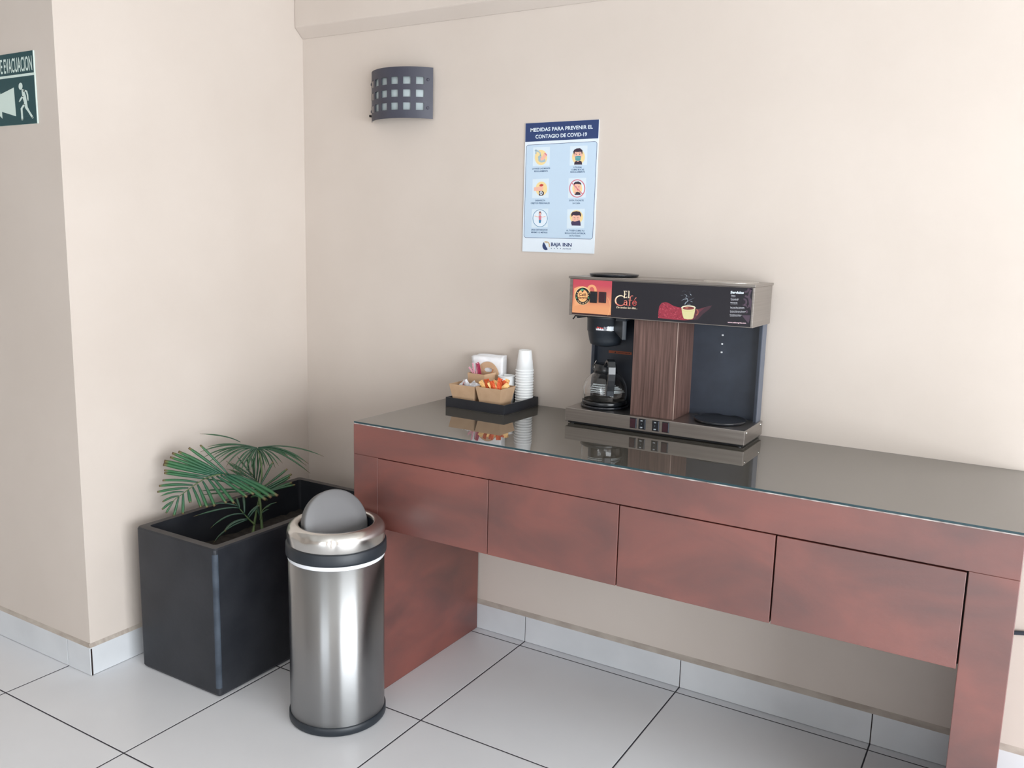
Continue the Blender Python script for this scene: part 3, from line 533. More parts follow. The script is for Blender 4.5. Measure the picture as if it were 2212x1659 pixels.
for k in range(9):
    a = math.radians(-128 + 180 * k / 8.6); A.n = 3; A.stroke([(428 + 14 * math.cos(a), 1504 + 17 * math.sin(a)), (428 + 43 * math.cos(a), 1504 + 50 * math.sin(a))], 3, WHITE, cap=False)
A.n = 4; A.ell(424, 1506, 39, 50, NAVY, 55, 235); A.ell(440, 1500, 16, 26, WHITE); A.n = 6; A.poly([(402, 1468), (456, 1546), (470, 1530), (420, 1470)], WHITE)
A.n = 4
for i, (s_, a, b) in enumerate((('BAJA', 483, 594), ('INN', 614, 715))):
    A.text(s_, a, 1508 + 2 * i, b, 1510 + 2 * i, 38, NAVY, off=.03)
for xx in (487, 535, 620, 645, 668, 702): A.stroke([(xx - 7, 1510), (xx + 9, 1510)], 3, NAVY, cap=False); 
for xx in (487, 521, 556, 590): A.ell(xx, 1535, 4, 5, INK)
A.text('HOTELES', 615, 1545, 710, 1547, 16, INK, shear=.25); A.cut('logo', po)

# ================================================================== EVACUATION SIGN
GRN, GLOW = C('green', (12, 66, 72), .45), C('pale', (205, 222, 215), .45)
sg = thing('evacuation_sign', (-.257, -1.0245, 1.783), 'dark green evacuation route sign with a running figure on the left wall', 'sign')
f = MB(); f.box(-.410, -.104, -1.0275, -1.0242, 1.783, 1.996, GLOW); f.build('board', sg)
h = homography([(0, 248), (590, 168), (690, 1478), (0, 1525)], [(-.3050, 1.9975), (-.1040, 1.9960), (-.1040, 1.7830), (-.3200, 1.7830)])
A = Art(lambda x, y: (-.3125 + (x / 640) * .2030 if False else h(x, y)[0], min(1.996, h(x, y)[1])), lambda x, z, n: (x, -1.0275 - n, z), .00003)
SH = lambda u, v: (-.410 + .306 * u, 1.996 - .213 * v)
hh = A.h
A.h = SH; A.poly([(0.0, 0), (.990, 0), (.990, .300), (0, .300)], GRN); A.cut('heading_band', sg); A.n = 1; A.poly([(0, .335), (.990, .335), (.990, 1), (0, 1)], GRN); A.cut('picture_field', sg)
A.n = 2; A.text('RUTA DE EVACUACION', .125, .262, .966, .262, .195, GLOW, off=.014); A.cut('lettering', sg)
A.h = hh; A.n = 2; A.poly([(278, 800), (312, 1335), (70, 1245), (77, 1378), (-150, 1110), (28, 795), (52, 920)], GLOW); A.n = 2; A.poly([(-15, 1430), (-20, 1235), (12, 1235), (20, 1435)], GLOW); A.cut('arrow', sg)
A.n = 2; A.ell(390, 780, 33, 64, GLOW); A.stroke([(425, 850), (450, 960), (475, 1080), (490, 1170), (530, 1240), (600, 1365)], [40, 62, 50, 48, 34, 34], GLOW); A.stroke([(440, 860), (490, 870), (508, 940), (517, 1035)], [44, 30, 24, 22], GLOW)
A.stroke([(430, 960), (400, 1000), (372, 1055)], [30, 30, 24], GLOW); A.stroke([(455, 1110), (408, 1190), (415, 1300), (420, 1400)], [34, 34, 32, 32], GLOW); A.cut('running_figure', sg)

# ================================================================== COFFEE MACHINE
mx0, mx1, my0, my1 = 1.321, 1.897, -.2105, -.0250
mz = .8944
cm = thing('coffee_machine', (1.609, -.118, mz), 'stainless steel two-sided coffee brewer with printed front on the table', 'coffee machine')
for x in (mx0 + .018, mx1 - .018):
    for y in (my0 + .02, my1 - .02):
        f = MB(); f.lathe([(0, mz), (.009, mz), (.009, .9035), (0, .9035)], (x, y, 0), M['gloss_black'], 16, False); f.build('foot', cm)
f = MB(); f.box(mx0 + .006, mx1 - .006, my0 + .010, my1, .8965, .9035, M['gloss_black']); f.build('underside', cm)
f = MB(); f.box(mx0, mx1, my0, my1, .9032, .9455, M['steel_h']); base = f.build('base', cm, bevel=.0014)
for xa, xb, mm, s_ in ((1.5440, 1.5662, 'red', 0), (1.5725, 1.5955, 'black', 1), (1.6165, 1.6390, 'black', 1), (1.6480, 1.6705, 'red', 0)):
    f = MB(); f.box(xa, xb, my0 - .0015, my0 + .004, .9090, .9410, M['gloss_black']); f.box(xa + .002, xb - .004, my0 - .0042, my0 - .0012, .9115, .9385, M['enamel'] if mm == 'black' else C('lamp_red', (58, 34, 42), .2))
    f.box(xb - .0025, xb - .0008, my0 - .0030, my0 - .0012, .9105, .9395, M['sidegrey'])
    o = f.build('switch', base, org=cm['_org'], bevel=.0006); part(o, 'black rocker switch' if s_ else 'dark red indicator lamp')
    if s_:
        A = Art(lambda x, y: (x, y), lambda x, z, n: (x, my0 - .0042 - n, z), .00004)
        A._emit
        for s2, zb in (('ON', .9340), ('OFF', .9130)):
            vs_, fs_ = text_geo(s2, .03, 0); wd = .0062 if s2 == 'ON' else .0078; xc = (xa + xb) / 2 - .001
            A._emit([(xc - wd / 2 + wd * u, zb + .0036 * v) for u, v in vs_], fs_, WHITE)
        A.stroke([(xc, .9235), (xc, .9275)], .0006, GREY, cap=False)
        A.cut('lettering', base); bpy.data.objects[-1] if False else None
for y in (my0 + .018, my1 - .02):
    f = MB(); f.lathe([(0, .0026), (.003, .0022), (.0042, .0006), (.0042, 0)], (mx1, y, .9370), M['steel'], 16, mtx=Matrix.Rotation(PI / 2, 4, 'Y')); f.build('screw', base, org=cm['_org'])
f = MB(); f.box(1.3375, 1.8895, my1 - .022, my1, .9456, 1.2402, M['bluegrey']); back = f.build('back_panel', cm)
f = MB(); f.box(1.3370, 1.3392, -.0700, my1, .9457, 1.2400, M['sidegrey']); f.box(1.3392, 1.3480, -.0700, -.0470, .9457, 1.2400, M['bluegrey']); f.build('side_panel', cm)
f = MB(); f.box(1.8880, 1.8902, -.0700, my1, .9457, 1.2400, M['sidegrey']); f.box(1.8800, 1.8880, -.0700, -.0470, .9457, 1.2400, M['bluegrey']); f.build('side_panel', cm)
for z in (1.1972, 1.1704, 1.1447):
    f = MB(); f.box(1.7615, 1.7670, my1 - .0245, my1 - .0218, z - .0025, z + .0025, M['metalwhite']); f.build('clip', back, org=cm['_org'], bevel=.0008)
f = MB(); f.box(1.389, 1.470, my1 - .0228, my1 - .0218, 1.1098, 1.1185, C('orange', (150, 72, 40))); part(f.build('warning_strip', back, org=cm['_org']), 'orange warning strip')
A = Art(lambda x, y: (x, y), lambda x, z, n: (x, my1 - .0228 - n, z), .00004)
A.poly([(1.4085, 1.1112), (1.4125, 1.1168), (1.4165, 1.1112)], M['gloss_black'])
for i in range(9): A.stroke([(1.421 + .005 * i, 1.114), (1.4243 + .005 * i, 1.114)], .0022, M['gloss_black'], cap=False)
A.cut('lettering', back)
M['laminate'] = noisy('walnut_laminate', (.060, .030, .024), (.165, .095, .080), 26, .5, (6, 6, .22), 5, lo=.32, hi=.72, distortion=.25)
f = MB(); f.box(1.5340, 1.6735, -.1895, my1 - .0221, .9456, 1.2402, M['laminate']); f.build('wood_panel_column', cm, bevel=.0004)
f = MB(); f.box(1.6722, 1.6742, -.1903, -.1885, .9458, 1.2400, C('edge', (168, 146, 136))); part(f.build('corner_strip', cm), 'pale corner strip on the wood panelling')
f = MB(); f.box(mx0, mx1, my0, my1, 1.2402, 1.3535, M['steel_h']); hs = f.build('housing', cm, bevel=.001)
f = MB(); f.box(mx0 - .003, mx1 + .003, my0 - .004, my1 + .002, 1.3537, 1.3610, M['steel_h']); f.build('top_plate', cm, bevel=.001)
for x in (1.4275, 1.8000, 1.7930):
    zt = 1.3611 if x != 1.7930 else .9456; y = -.1165
    m_ = M['lidsteel'] if x == 1.8000 else M['enamel']
    f = MB()
    if x == 1.8000: f.lathe([(.079, 0), (.079, .0012), (.076, .0022), (.066, .0020), (.060, .0008), (0, .0006)], (x, y, zt), m_, 64)
    else: f.lathe([(.070, 0), (.0745, .0015), (.0775, .006), (.0765, .0085), (.0735, .0088), (.069, .0060), (.062, .0050), (0, .0055)], (x, y, zt), m_, 64)
    o = f.build('warmer_plate', cm, org=None); part(o, {1.4275: 'black warmer plate on top', 1.8000: 'bare steel warmer plate on top', 1.7930: 'black warmer plate on the base'}[x])
CXc, CYc = 1.4130, -.1170
f = MB(); f.lathe([(.070, 0), (.0745, .0015), (.0768, .006), (.0758, .0085), (.0735, .0088), (.069, .0060), (.062, .0050), (0, .0055)], (CXc, CYc, .9456), M['enamel'], 64); part(f.build('warmer_plate', cm), 'black warmer plate under the glass pot')
# bracket under the housing
f = MB(); f.tube([(1.3310, -.200, 1.2275), (1.3345, -.200, 1.2310), (1.3385, -.200, 1.2375), (1.3600, -.198, 1.2385), (1.3800, -.195, 1.2395)], .0022, M['gloss_black'], 8); f.build('bracket', cm)
for xa, xb in ((1.340, 1.3455), (1.4730, 1.505)):
    f = MB(); f.box(xa, xb, -.19, -.05, 1.2300, 1.2401, M['blackplastic']); f.build('basket_rail', cm)
bx, by = 1.4090, -.1200
f = MB(); f.lathe([(.052, 1.2395), (.0625, 1.2390), (.0625, 1.2310), (.0605, 1.2290), (.0595, 1.1900), (.0575, 1.1880), (.0520, 1.1600), (.0480, 1.1480), (.020, 1.1400), (0, 1.1400)], (bx, by, 0), M['blackplastic'], 64); bk = f.build('brew_basket', cm)
d = Vector((.82, -.57, 0)).normalized(); s2 = Vector((-d.y, d.x, 0)); c = Vector((bx, by, 0))
def pr(a, b, z): p = c + d * a + s2 * b; return (p.x, p.y, z)
f = MB(); f.hexa([pr(.050, -.008, 1.200), pr(.112, -.008, 1.171), pr(.112, .008, 1.171), pr(.050, .008, 1.200)], [pr(.050, -.008, 1.232), pr(.112, -.008, 1.234), pr(.112, .008, 1.234), pr(.050, .008, 1.232)], M['blackplastic']); f.build('handle', bk, org=cm['_org'], bevel=.003)
ac = math.radians(-68)
A = Art(lambda x, y: (x, y), lambda x, z, n: (bx + (.0597 + n) * math.cos(ac + x / .06), by + (.0597 + n) * math.sin(ac + x / .06), z), .00006)
def curved(x0_, x1_, z0_, z1_, m, k=8):
    P_ = [(x0_ + (x1_ - x0_) * i / k, z) for z in (z0_, z1_) for i in range(k + 1)]
    A._emit(P_, [(i, i + 1, k + 2 + i, k + 1 + i) for i in range(k)], m)
curved(-.0315, .0315, 1.1940, 1.2205, M['gloss_black']); curved(-.0300, .0300, 1.1955, 1.2190, C('label', (215, 215, 220))); curved(-.0045, .0045, 1.1955, 1.2190, C('labelgrey', (120, 122, 130))); curved(.006, .0290, 1.1965, 1.2180, WHITE)
A.poly([(-.0275, 1.2042), (-.0235, 1.2085), (-.0235, 1.2060), (-.0190, 1.2060), (-.0190, 1.2024), (-.0235, 1.2024), (-.0235, 1.2000)], RED)
for i in range(4): A.ell(-.0165 + .003 * i, 1.2035 - .0004 * i, .0012, .0022, RED, n=10)
part(A.cut('label', bk), 'white label with a red arrow')

# printed front
def surf(x, z, n): return (x, my0 - .0004 - n, z)
full2face = homography([(1231.5, 598.7), (1631.3, 618.3), (1624.9, 709.2), (1228.6, 680.0)], [(1.321, 1.357), (1.897, 1.357), (1.897, 1.24), (1.321, 1.24)])
H1 = lambda x, y: full2face(1220 + x * .12658, 585 + y * .12658)
H2 = lambda x, y: full2face(1400 + x * .13110, 600 + y * .13110)
A = Art(H1, surf, .00003)
BK = C('panel_black', (33, 33, 40), .28)
a_, b_ = H1(822, 184), H1(802, 775); c_, d_ = H2(1728, 172), H2(1697, 802)
A.h = lambda x, y: (x, y)
xl, xm, xr_ = 1.3325, H1(812, 300)[0], c_[0]; zb_, zt_ = 1.2425, 1.3515
A.poly([(xm, zb_), (xr_, zb_), (xr_, zt_), (xm, zt_)], BK); A.cut('printed_panel', hs).parent = hs
gm = mat('print_sunset', (1, .5, .3), .3); nt = gm.node_tree; tcn = nt.nodes.new('ShaderNodeTexCoord'); spn = nt.nodes.new('ShaderNodeSeparateXYZ'); rpn = nt.nodes.new('ShaderNodeValToRGB'); mrn = nt.nodes.new('ShaderNodeMapRange')
nt.links.new(tcn.outputs['Object'], spn.inputs[0]); nt.links.new(spn.outputs[2], mrn.inputs[0]); mrn.inputs[1].default_value = 1.2475 - mz; mrn.inputs[2].default_value = 1.3515 - mz
nt.links.new(mrn.outputs[0], rpn.inputs[0]); rpn.color_ramp.elements[0].color = (*srgb(220, 152, 108), 1); rpn.color_ramp.elements[0].position = .2; rpn.color_ramp.elements[1].color = (*srgb(188, 74, 88), 1); rpn.color_ramp.elements[1].position = .85
nt.links.new(rpn.outputs[0], nt.nodes['Principled BSDF'].inputs['Base Color'])
A.n = 1; A.poly([(xl - .001, zb_ + .001), (xm, zb_ + .001), (xm, zt_), (xl - .001, zt_)], C('panel_edge', (48, 20, 24))); A.poly([(xl, zb_ + .006), (xm - .0015, zb_ + .006), (xm - .0015, zt_), (xl, zt_)], gm)
A.h = H1; PEACH = C('peach', (226, 160, 116), .3)
A.ring(462, 335, 85, 100, 42, PEACH, 150, 395); A.poly([(162, 300), (235, 268), (310, 262), (400, 290), (470, 380), (380, 560), (165, 600)], PEACH); A.n = 5
A.stroke([(730, 455), (765, 520), (778, 600), (765, 690), (735, 764)], 4, C('peachline', (246, 196, 140)), cap=False)
A.n = 6; A.ell(308, 428, 134, 155, C('cream', (240, 205, 150))); A.ell(308, 432, 127, 146, BK); A.ell(308, 425, 86, 106, C('cream2', (232, 178, 120)))
A.poly([(272, 310), (300, 300), (330, 318), (332, 345), (305, 350), (280, 338)], C('leaf', (70, 150, 110))); A.ell(322, 345, 12, 9, RED); A.ell(302, 356, 14, 10, BK)
A.text('Café', 245, 425, 368, 430, 48, C('brown2', (95, 40, 30)), off=.02); A.text('Negrita', 212, 474, 400, 482, 42, C('brown2', (95, 40, 30)), off=.02)
for k in range(13):
    a = math.radians(40 + 100 * k / 12)
    if k in (4, 7): continue
    A.n = 12; A.stroke([(308 + 98 * math.cos(a), 432 + 116 * math.sin(a)), (308 + 114 * math.cos(a), 432 + 133 * math.sin(a))], 7, C('cream', (240, 205, 150)), cap=False)
for xx, yy in ((220, 372), (402, 380), (212, 410), (405, 420)): A.n = 12; A.ell(xx, yy, 8, 9, C('cream', (240, 205, 150)), n=8)
A.ell(205, 460, 12, 20, C('leaf', (70, 150, 110)), n=10); A.ell(408, 462, 12, 20, C('leaf', (70, 150, 110)), n=10)
A.cut('logo_panel', hs)
A.h = H1; A.n = 3; CR = C('letter_cream', (238, 220, 190)); SL = C('letter_salmon', (214, 120, 105)); RD = C('letter_red', (188, 70, 66))
A.stroke([(1024, 348), (1020, 455)], 17, CR, cap=False); A.stroke([(1005, 344), (1062, 347)], 9, CR, cap=False); A.stroke([(1003, 455), (1062, 458)], 9, CR, cap=False); A.stroke([(1020, 397), (1052, 399)], 8, CR, cap=False); A.stroke([(1060, 342), (1061, 366)], 7, CR, cap=False); A.stroke([(1062, 436), (1060, 462)], 7, CR, cap=False); A.stroke([(1050, 386), (1049, 411)], 6, CR, cap=False)
A.stroke([(1098, 342), (1094, 458)], 16, CR, cap=False); A.stroke([(1078, 343), (1100, 345)], 7, CR, cap=False); A.stroke([(1076, 459), (1112, 461)], 7, CR, cap=False)
n_ = 30; cen = (955, 508)
for (a0, a1, mm) in ((-48, -150, CR), (-150, -215, C('letter_mid', (236, 190, 160))), (-215, -318, SL)):
    k_ = 10; pts_ = []; ws_ = []
    for i in range(k_ + 1):
        a = math.radians(a0 + (a1 - a0) * i / k_); pts_.append((cen[0] + 88 * math.cos(a), cen[1] + 84 * math.sin(a))); ws_.append(8 + 16 * abs(math.sin((a0 + (a1 - a0) * i / k_ + 0) * PI / 180 * .5 - 0)) ** 2)
    A.n = 4; A.stroke(pts_, ws_, mm, cap=False)
A.n = 4; A.stroke([(1012, 440), (1018, 470)], 8, CR, cap=False)
A.ell(1035, 560, 30, 28, SL); A.n = 5; A.ell(1035, 561, 14, 17, BK); A.n = 6; A.stroke([(1012, 520), (1032, 505), (1056, 515), (1060, 545), (1058, 588), (1074, 590)], [8, 9, 14, 17, 17, 6], SL, cap=False)
A.n = 6; A.stroke([(1168, 428), (1140, 426), (1122, 448), (1112, 520), (1106, 592)], [10, 10, 14, 17, 17], SL, cap=False); A.stroke([(1086, 500), (1150, 503)], 8, SL, cap=False); A.stroke([(1088, 593), (1128, 596)], 7, RD, cap=False)
A.n = 6; A.ring(1192, 552, 40, 44, 13, RD, 20, 345); A.n = 7; A.stroke([(1158, 548), (1228, 550)], 8, SL, cap=False); A.stroke([(1190, 492), (1222, 456)], [8, 14], SL, cap=False)
A.text('De todos los dias...', 880, 637, 1240, 654, 34, CR, off=.01, shear=.3); A.cut('lettering', hs)
A.h = H2; A.n = 2; BE = C('bean', (146, 44, 62)); B2 = C('bean_light', (196, 92, 104)); B3 = C('bean_dark', (98, 26, 44)); B4 = C('bean_shadow', (62, 38, 48)); B5 = C('bean_far', (92, 44, 56))
A.poly([(600, 690), (700, 520), (840, 512), (960, 478), (1060, 450), (1010, 520), (900, 600), (820, 690)], B4); A.poly([(640, 690), (720, 540), (840, 515), (950, 480), (860, 560), (770, 680)], B5)
A.poly([(165, 662), (172, 560), (185, 470), (225, 415), (290, 402), (345, 418), (420, 465), (480, 480), (560, 497), (640, 520), (760, 560), (740, 690), (600, 700), (400, 688)], BE)
rn = random.Random(9); inside = lambda x, y: 172 < x < 740 and y > (402 + abs(x - 290) * .45 if x < 420 else 462 + (x - 420) * .25) + 8 and y < 662 + (x - 165) * .06
base_n = A.n
for k in range(230):
    x, y = rn.uniform(170, 740), rn.uniform(405, 690)
    if not inside(x, y): continue
    a = rn.uniform(0, PI); L = rn.uniform(7, 13); A.n = base_n + k % 12
    A.stroke([(x - L * math.cos(a), y - L * math.sin(a)), (x, y - 3), (x + L * math.cos(a), y + L * math.sin(a))], [3, 7, 3], rn.choice((B2, B3, B3, BE, B2)), cap=False)
A.n = base_n + 14; CP = C('cup', (205, 198, 148)); CS = C('cup_light', (222, 218, 190)); CO = C('coffee', (120, 52, 50))
A.ring(798, 568, 36, 52, 18, C('handle', (150, 80, 70)), -95, 110); A.poly([(552, 490), (560, 560), (572, 620), (590, 672), (650, 686), (720, 684), (748, 660), (765, 590), (782, 500)], CP); A.ell(667, 492, 118, 38, CS); A.ell(667, 500, 98, 27, CO); A.ell(640, 496, 30, 8, C('foam', (200, 130, 100))); A.ring(667, 520, 105, 42, 8, C('cup_shade', (196, 190, 130)), 10, 170)
A.cut('picture', hs)
A.n = 3; ST = C('steam', (140, 150, 160)); S2 = C('steam_dim', (84, 90, 102))
for pts_, w_, m_ in (([(605, 440), (622, 410), (655, 385), (650, 345), (620, 330), (640, 295), (600, 268)], [14, 12, 14, 10, 8, 10, 3], ST), ([(655, 385), (700, 360), (740, 345), (765, 325)], [10, 8, 6, 2], S2), ([(640, 350), (590, 352), (552, 380)], [10, 7, 3], ST), ([(640, 300), (670, 320), (690, 315)], [7, 6, 2], S2), ([(690, 262), (705, 280), (715, 292)], [4, 14, 3], ST), ([(535, 288), (560, 292), (580, 286)], [2, 6, 2], S2), ([(670, 232), (700, 238)], [3, 5], S2), ([(560, 225), (590, 216), (625, 224)], [2, 4, 2], S2), ([(700, 385), (730, 398)], [5, 9], ST), ([(640, 440), (690, 436), (700, 442)], [4, 8, 3], ST)):
    A.n = 3; A.stroke(pts_, w_, m_, cap=False)
A.cut('steam_motif', hs)
A.n = 2; MV = C('mauve', (72, 58, 72))
A.ring(1600, 190, 70, 60, 32, MV, -20, 100); A.ring(1560, 400, 150, 120, 34, MV, -75, 60); A.ring(1580, 400, 55, 62, 30, MV, -100, 120); A.stroke([(1700, 180), (1660, 300), (1680, 420), (1695, 530)], [34, 32, 36, 14], MV); A.ell(1625, 560, 22, 26, MV); A.poly([(1545, 615), (1688, 618), (1672, 700), (1655, 752), (1600, 690)], MV)
A.n = 6; A.ell(1638, 682, 14, 12, BK); A.stroke([(1560, 440), (1640, 470)], 24, MV)
A.cut('scroll_motif', hs)
A.n = 7; A.text('Servicios', 1358, 258, 1578, 264, 40, WHITE, off=.04, shear=.15)
LG = C('letter_dim', (150, 150, 158))
for s_, x_, y_, e_ in (('Tijuana', 1368, 298, 1440), ('Ensenada BC', 1364, 356, 1496), ('Mexicali BC', 1358, 416, 1474), ('San Luis Rio Colorado', 1355, 492, 1588), ('Ciudad Obregon Sonora', 1350, 556, 1608), ('Guadalajara Jalisco', 1346, 616, 1542)):
    A.n = 7; A.text(s_, x_, y_, e_, y_ + 5, 15, C('letter_white', (205, 208, 215)), off=.02)
    xx = x_ + 4
    while xx < e_ - 12:
        l_ = rn.uniform(8, 24); A.n = 7; A.stroke([(xx, y_ + 16), (min(xx + l_, e_), y_ + 17)], 8, LG, cap=False); xx += l_ + 6
A.n = 7; A.text('www.cafenegrita.com', 1312, 742, 1614, 756, 20, C('letter_pinkish', (232, 200, 210)), off=.04); A.cut('lettering', hs)
for xa, xb, mm, lab in ((440, 551, M['enamel'], 'black rocker switch'), (592, 706, C('lamp_red', (58, 34, 42), .2), 'dark red indicator lamp')):
    p0 = H1(xa, 350 if xa < 500 else 358); p1 = H1(xb, 550)
    f = MB(); f.box(p0[0], p1[0], my0 - .0035, my0 - .0005, p1[1], p0[1], M['gloss_black']); f.box(p0[0] + .0015, p1[0] - .002, my0 - .0060, my0 - .0034, p1[1] + .002, p0[1] - .002, mm); part(f.build('switch', hs, org=cm['_org'], bevel=.0006), lab)
for o in list(bpy.data.objects):      # printed pieces and screws sit in the machine's own frame
    if o.parent in (hs, base, back, bk): o.location = (0, 0, 0)

# ================================================================== GLASS COFFEE POT
gz = .9545
pot = thing('coffee_pot', (CXc, CYc, gz), 'empty round glass coffee pot with black handle on the left warmer', 'coffee pot')
OUT = [(.0, .0012), (.054, .0012), (.0635, .005), (.0688, .016), (.0710, .030), (.0712, .042), (.0700, .055), (.0655, .070), (.0575, .083), (.0470, .093), (.0385, .099), (.0350, .104), (.0345, .110)]
def rad(z):
    for (r0, z0), (r1, z1) in zip(OUT[2:-1], OUT[3:]):
        if z0 <= z <= z1: return r0 + (r1 - r0) * (z - z0) / (z1 - z0)
    return .07
f = MB(); IN = [(max(r - .0022, 0), z + (.0022 if z < .004 else 0)) for r, z in OUT]
f.lathe(OUT + IN[::-1], (CXc, CYc, gz), M['glass'], 96); o = f.build('glass_body', pot); 
f = MB(); f.lathe([(.055, .0008), (.0700, .0010), (.0722, .004), (.0725, .0125), (.0705, .0140), (.0685, .0135), (.0640, .004), (.055, .0010)], (CXc, CYc, gz), M['gloss_black'], 64); part(f.build('base_band', pot), 'glossy black band round the foot')
f = MB(); f.lathe([(.0350, .100), (.0372, .1005), (.0368, .112), (.0340, .128), (.0325, .1290), (.0, .1290)], (CXc, CYc, gz), M['gloss_black'], 64); f.build('collar', pot)
ah = math.radians(-54); dv = Vector((math.cos(ah), math.sin(ah), 0)); sv = Vector((-dv.y, dv.x, 0)); cc = Vector((CXc, CYc, gz))
path = [(.030, .1250), (.050, .1400), (.068, .1480), (.084, .1450), (.0935, .1300), (.0960, .1100), (.0940, .0900), (.0900, .0720), (.0850, .0560)]
f = MB(); vs = []
for i, (r, z) in enumerate(path):
    a_, b_ = path[max(i - 1, 0)], path[min(i + 1, len(path) - 1)]; tx, tz = b_[0] - a_[0], b_[1] - a_[1]; L = math.hypot(tx, tz); nx_, nz_ = -tz / L, tx / L
    hw_ = .0125 - .001 * (i / 8); th_ = .0045
    for s_, q_ in ((-1, -1), (1, -1), (1, 1), (.3, 1.0), (0, .5), (-.3, 1.0), (-1, 1)):
        p = cc + dv * (r + nx_ * -th_ * q_) + sv * (hw_ * s_) + Vector((0, 0, z + nz_ * -th_ * q_)); vs.append(p)
k_ = 7; n_ = len(path)
f.add(vs, [(i * k_ + j, i * k_ + (j + 1) % k_, (i + 1) * k_ + (j + 1) % k_, (i + 1) * k_ + j) for i in range(n_ - 1) for j in range(k_)] + [tuple(range(k_)), tuple((n_ - 1) * k_ + j for j in range(k_))], M['gloss_black'])
lo = cc + dv * .0735
f.build('handle', pot, bevel=.0015)
f = MB(); 
def hp(r, s_, z): p = cc + dv * r + sv * s_; return (p.x, p.y, gz + z)
f.hexa([hp(.0705, -.0115, .0400), hp(.0850, -.0115, .0380), hp(.0850, .0115, .0380), hp(.0705, .0115, .0400)], [hp(.0660, -.0115, .0720), hp(.0900, -.0115, .0760), hp(.0900, .0115, .0760), hp(.0660, .0115, .0720)], M['blackplastic']); f.build('handle_bracket', pot, bevel=.002)
for s_ in (-.004, .004):
    f = MB(); f.lathe([(0, .0012), (.0014, .0008), (.0018, 0)], hp(.0893, s_, .068), M['steel'], 12, mtx=dv.to_track_quat('Z', 'Y').to_matrix().to_4x4()); f.build('rivet', pot)
f = MB(); al = ah - 1.75; dl = Vector((math.cos(al), math.sin(al), 0)); p = cc + dl * .034
f.tube([p + Vector((0, 0, .104)), p + dl * .004 + Vector((0, 0, .116)), p + dl * .006 + Vector((0, 0, .124))], .0045, M['glass'], 10); f.tube([p + dl * .004 + Vector((0, 0, .124)), p + Vector((0, 0, .134)), p - dl * .004 + Vector((0, 0, .140))], .0012, M['steel'], 6); f.build('spout', pot)
LW = C('pot_print', (205, 215, 218))
A = Art(lambda x, y: (x, y), lambda a, z, n: (CXc + (rad(z) + .0003) * math.cos(a), CYc + (rad(z) + .0003) * math.sin(a), gz + z), .00003)
rn = random.Random(5); az0 = math.radians(-66)
for side in (0, 1):
    for r_ in range(13):
        z = .0715 - .0022 * r_
        if side == 0: a0 = az0 - .62 + .0 - .014 * r_ * (1 if r_ < 9 else .4); a1 = az0 + .02
        else: a0 = az0 + .42; a1 = az0 + .42 + .10 + .050 * r_ + rn.uniform(-.05, .05)
        if side == 0 and r_ in (2, 5, 8): A.n = 1; A.ell(a0 - .07, z, .018, .0010, LW, n=8); continue
        if r_ % 3 == 2 and rn.random() < .4: continue
        x = a0
        while x < a1:
            l_ = rn.uniform(.06, .16); e = min(x + l_, a1); k_ = 3
            P_ = [(x + (e - x) * i / k_, zz_) for zz_ in (z - .0005, z + .0005) for i in range(k_ + 1)]; A._emit(P_, [(i, i + 1, k_ + 2 + i, k_ + 1 + i) for i in range(k_)], LW); A.n = 1; x += l_ + .012
    part(A.cut('printed_lettering', pot), 'white printed lettering on the glass')

# ================================================================== CONDIMENT TRAY AND WHAT IS IN IT
TZ = .8944; tp = Vector((1.1035, -.2285, 0)); ta = math.radians(-2.2)
def TR(x, y, z):   # tray frame: x to the left of the front right corner is negative
    return (tp.x + x * math.cos(ta) - y * math.sin(ta), tp.y + x * math.sin(ta) + y * math.cos(ta), z)
ty = thing('serving_tray', TR(-.12, .11, TZ), 'square black box tray holding coffee condiments on the glass table top', 'tray')
f = MB(); TWd, TDp, THh, tw = .243, .214, .0325, .0045
def tbox(f, a0, a1, b0, b1, z0, z1, m): f.hexa([TR(a0, b0, z0), TR(a1, b0, z0), TR(a1, b1, z0), TR(a0, b1, z0)], [TR(a0, b0, z1), TR(a1, b0, z1), TR(a1, b1, z1), TR(a0, b1, z1)], m)
tbox(f, -TWd, 0, 0, TDp, TZ, TZ + .004, M['tray'])
f.build('bottom', ty, bevel=.0006)
for nm, a in (('side', (-TWd, 0, 0, tw)), ('side', (-TWd, 0, TDp - tw, TDp)), ('side', (-TWd, -TWd + tw, tw, TDp - tw)), ('side', (-tw, 0, tw, TDp - tw))):
    f = MB(); tbox(f, a[0], a[1], a[2], a[3], TZ + .0042, TZ + THh, M['tray']); f.build(nm, ty, bevel=.0006)
FZ = TZ + .0045
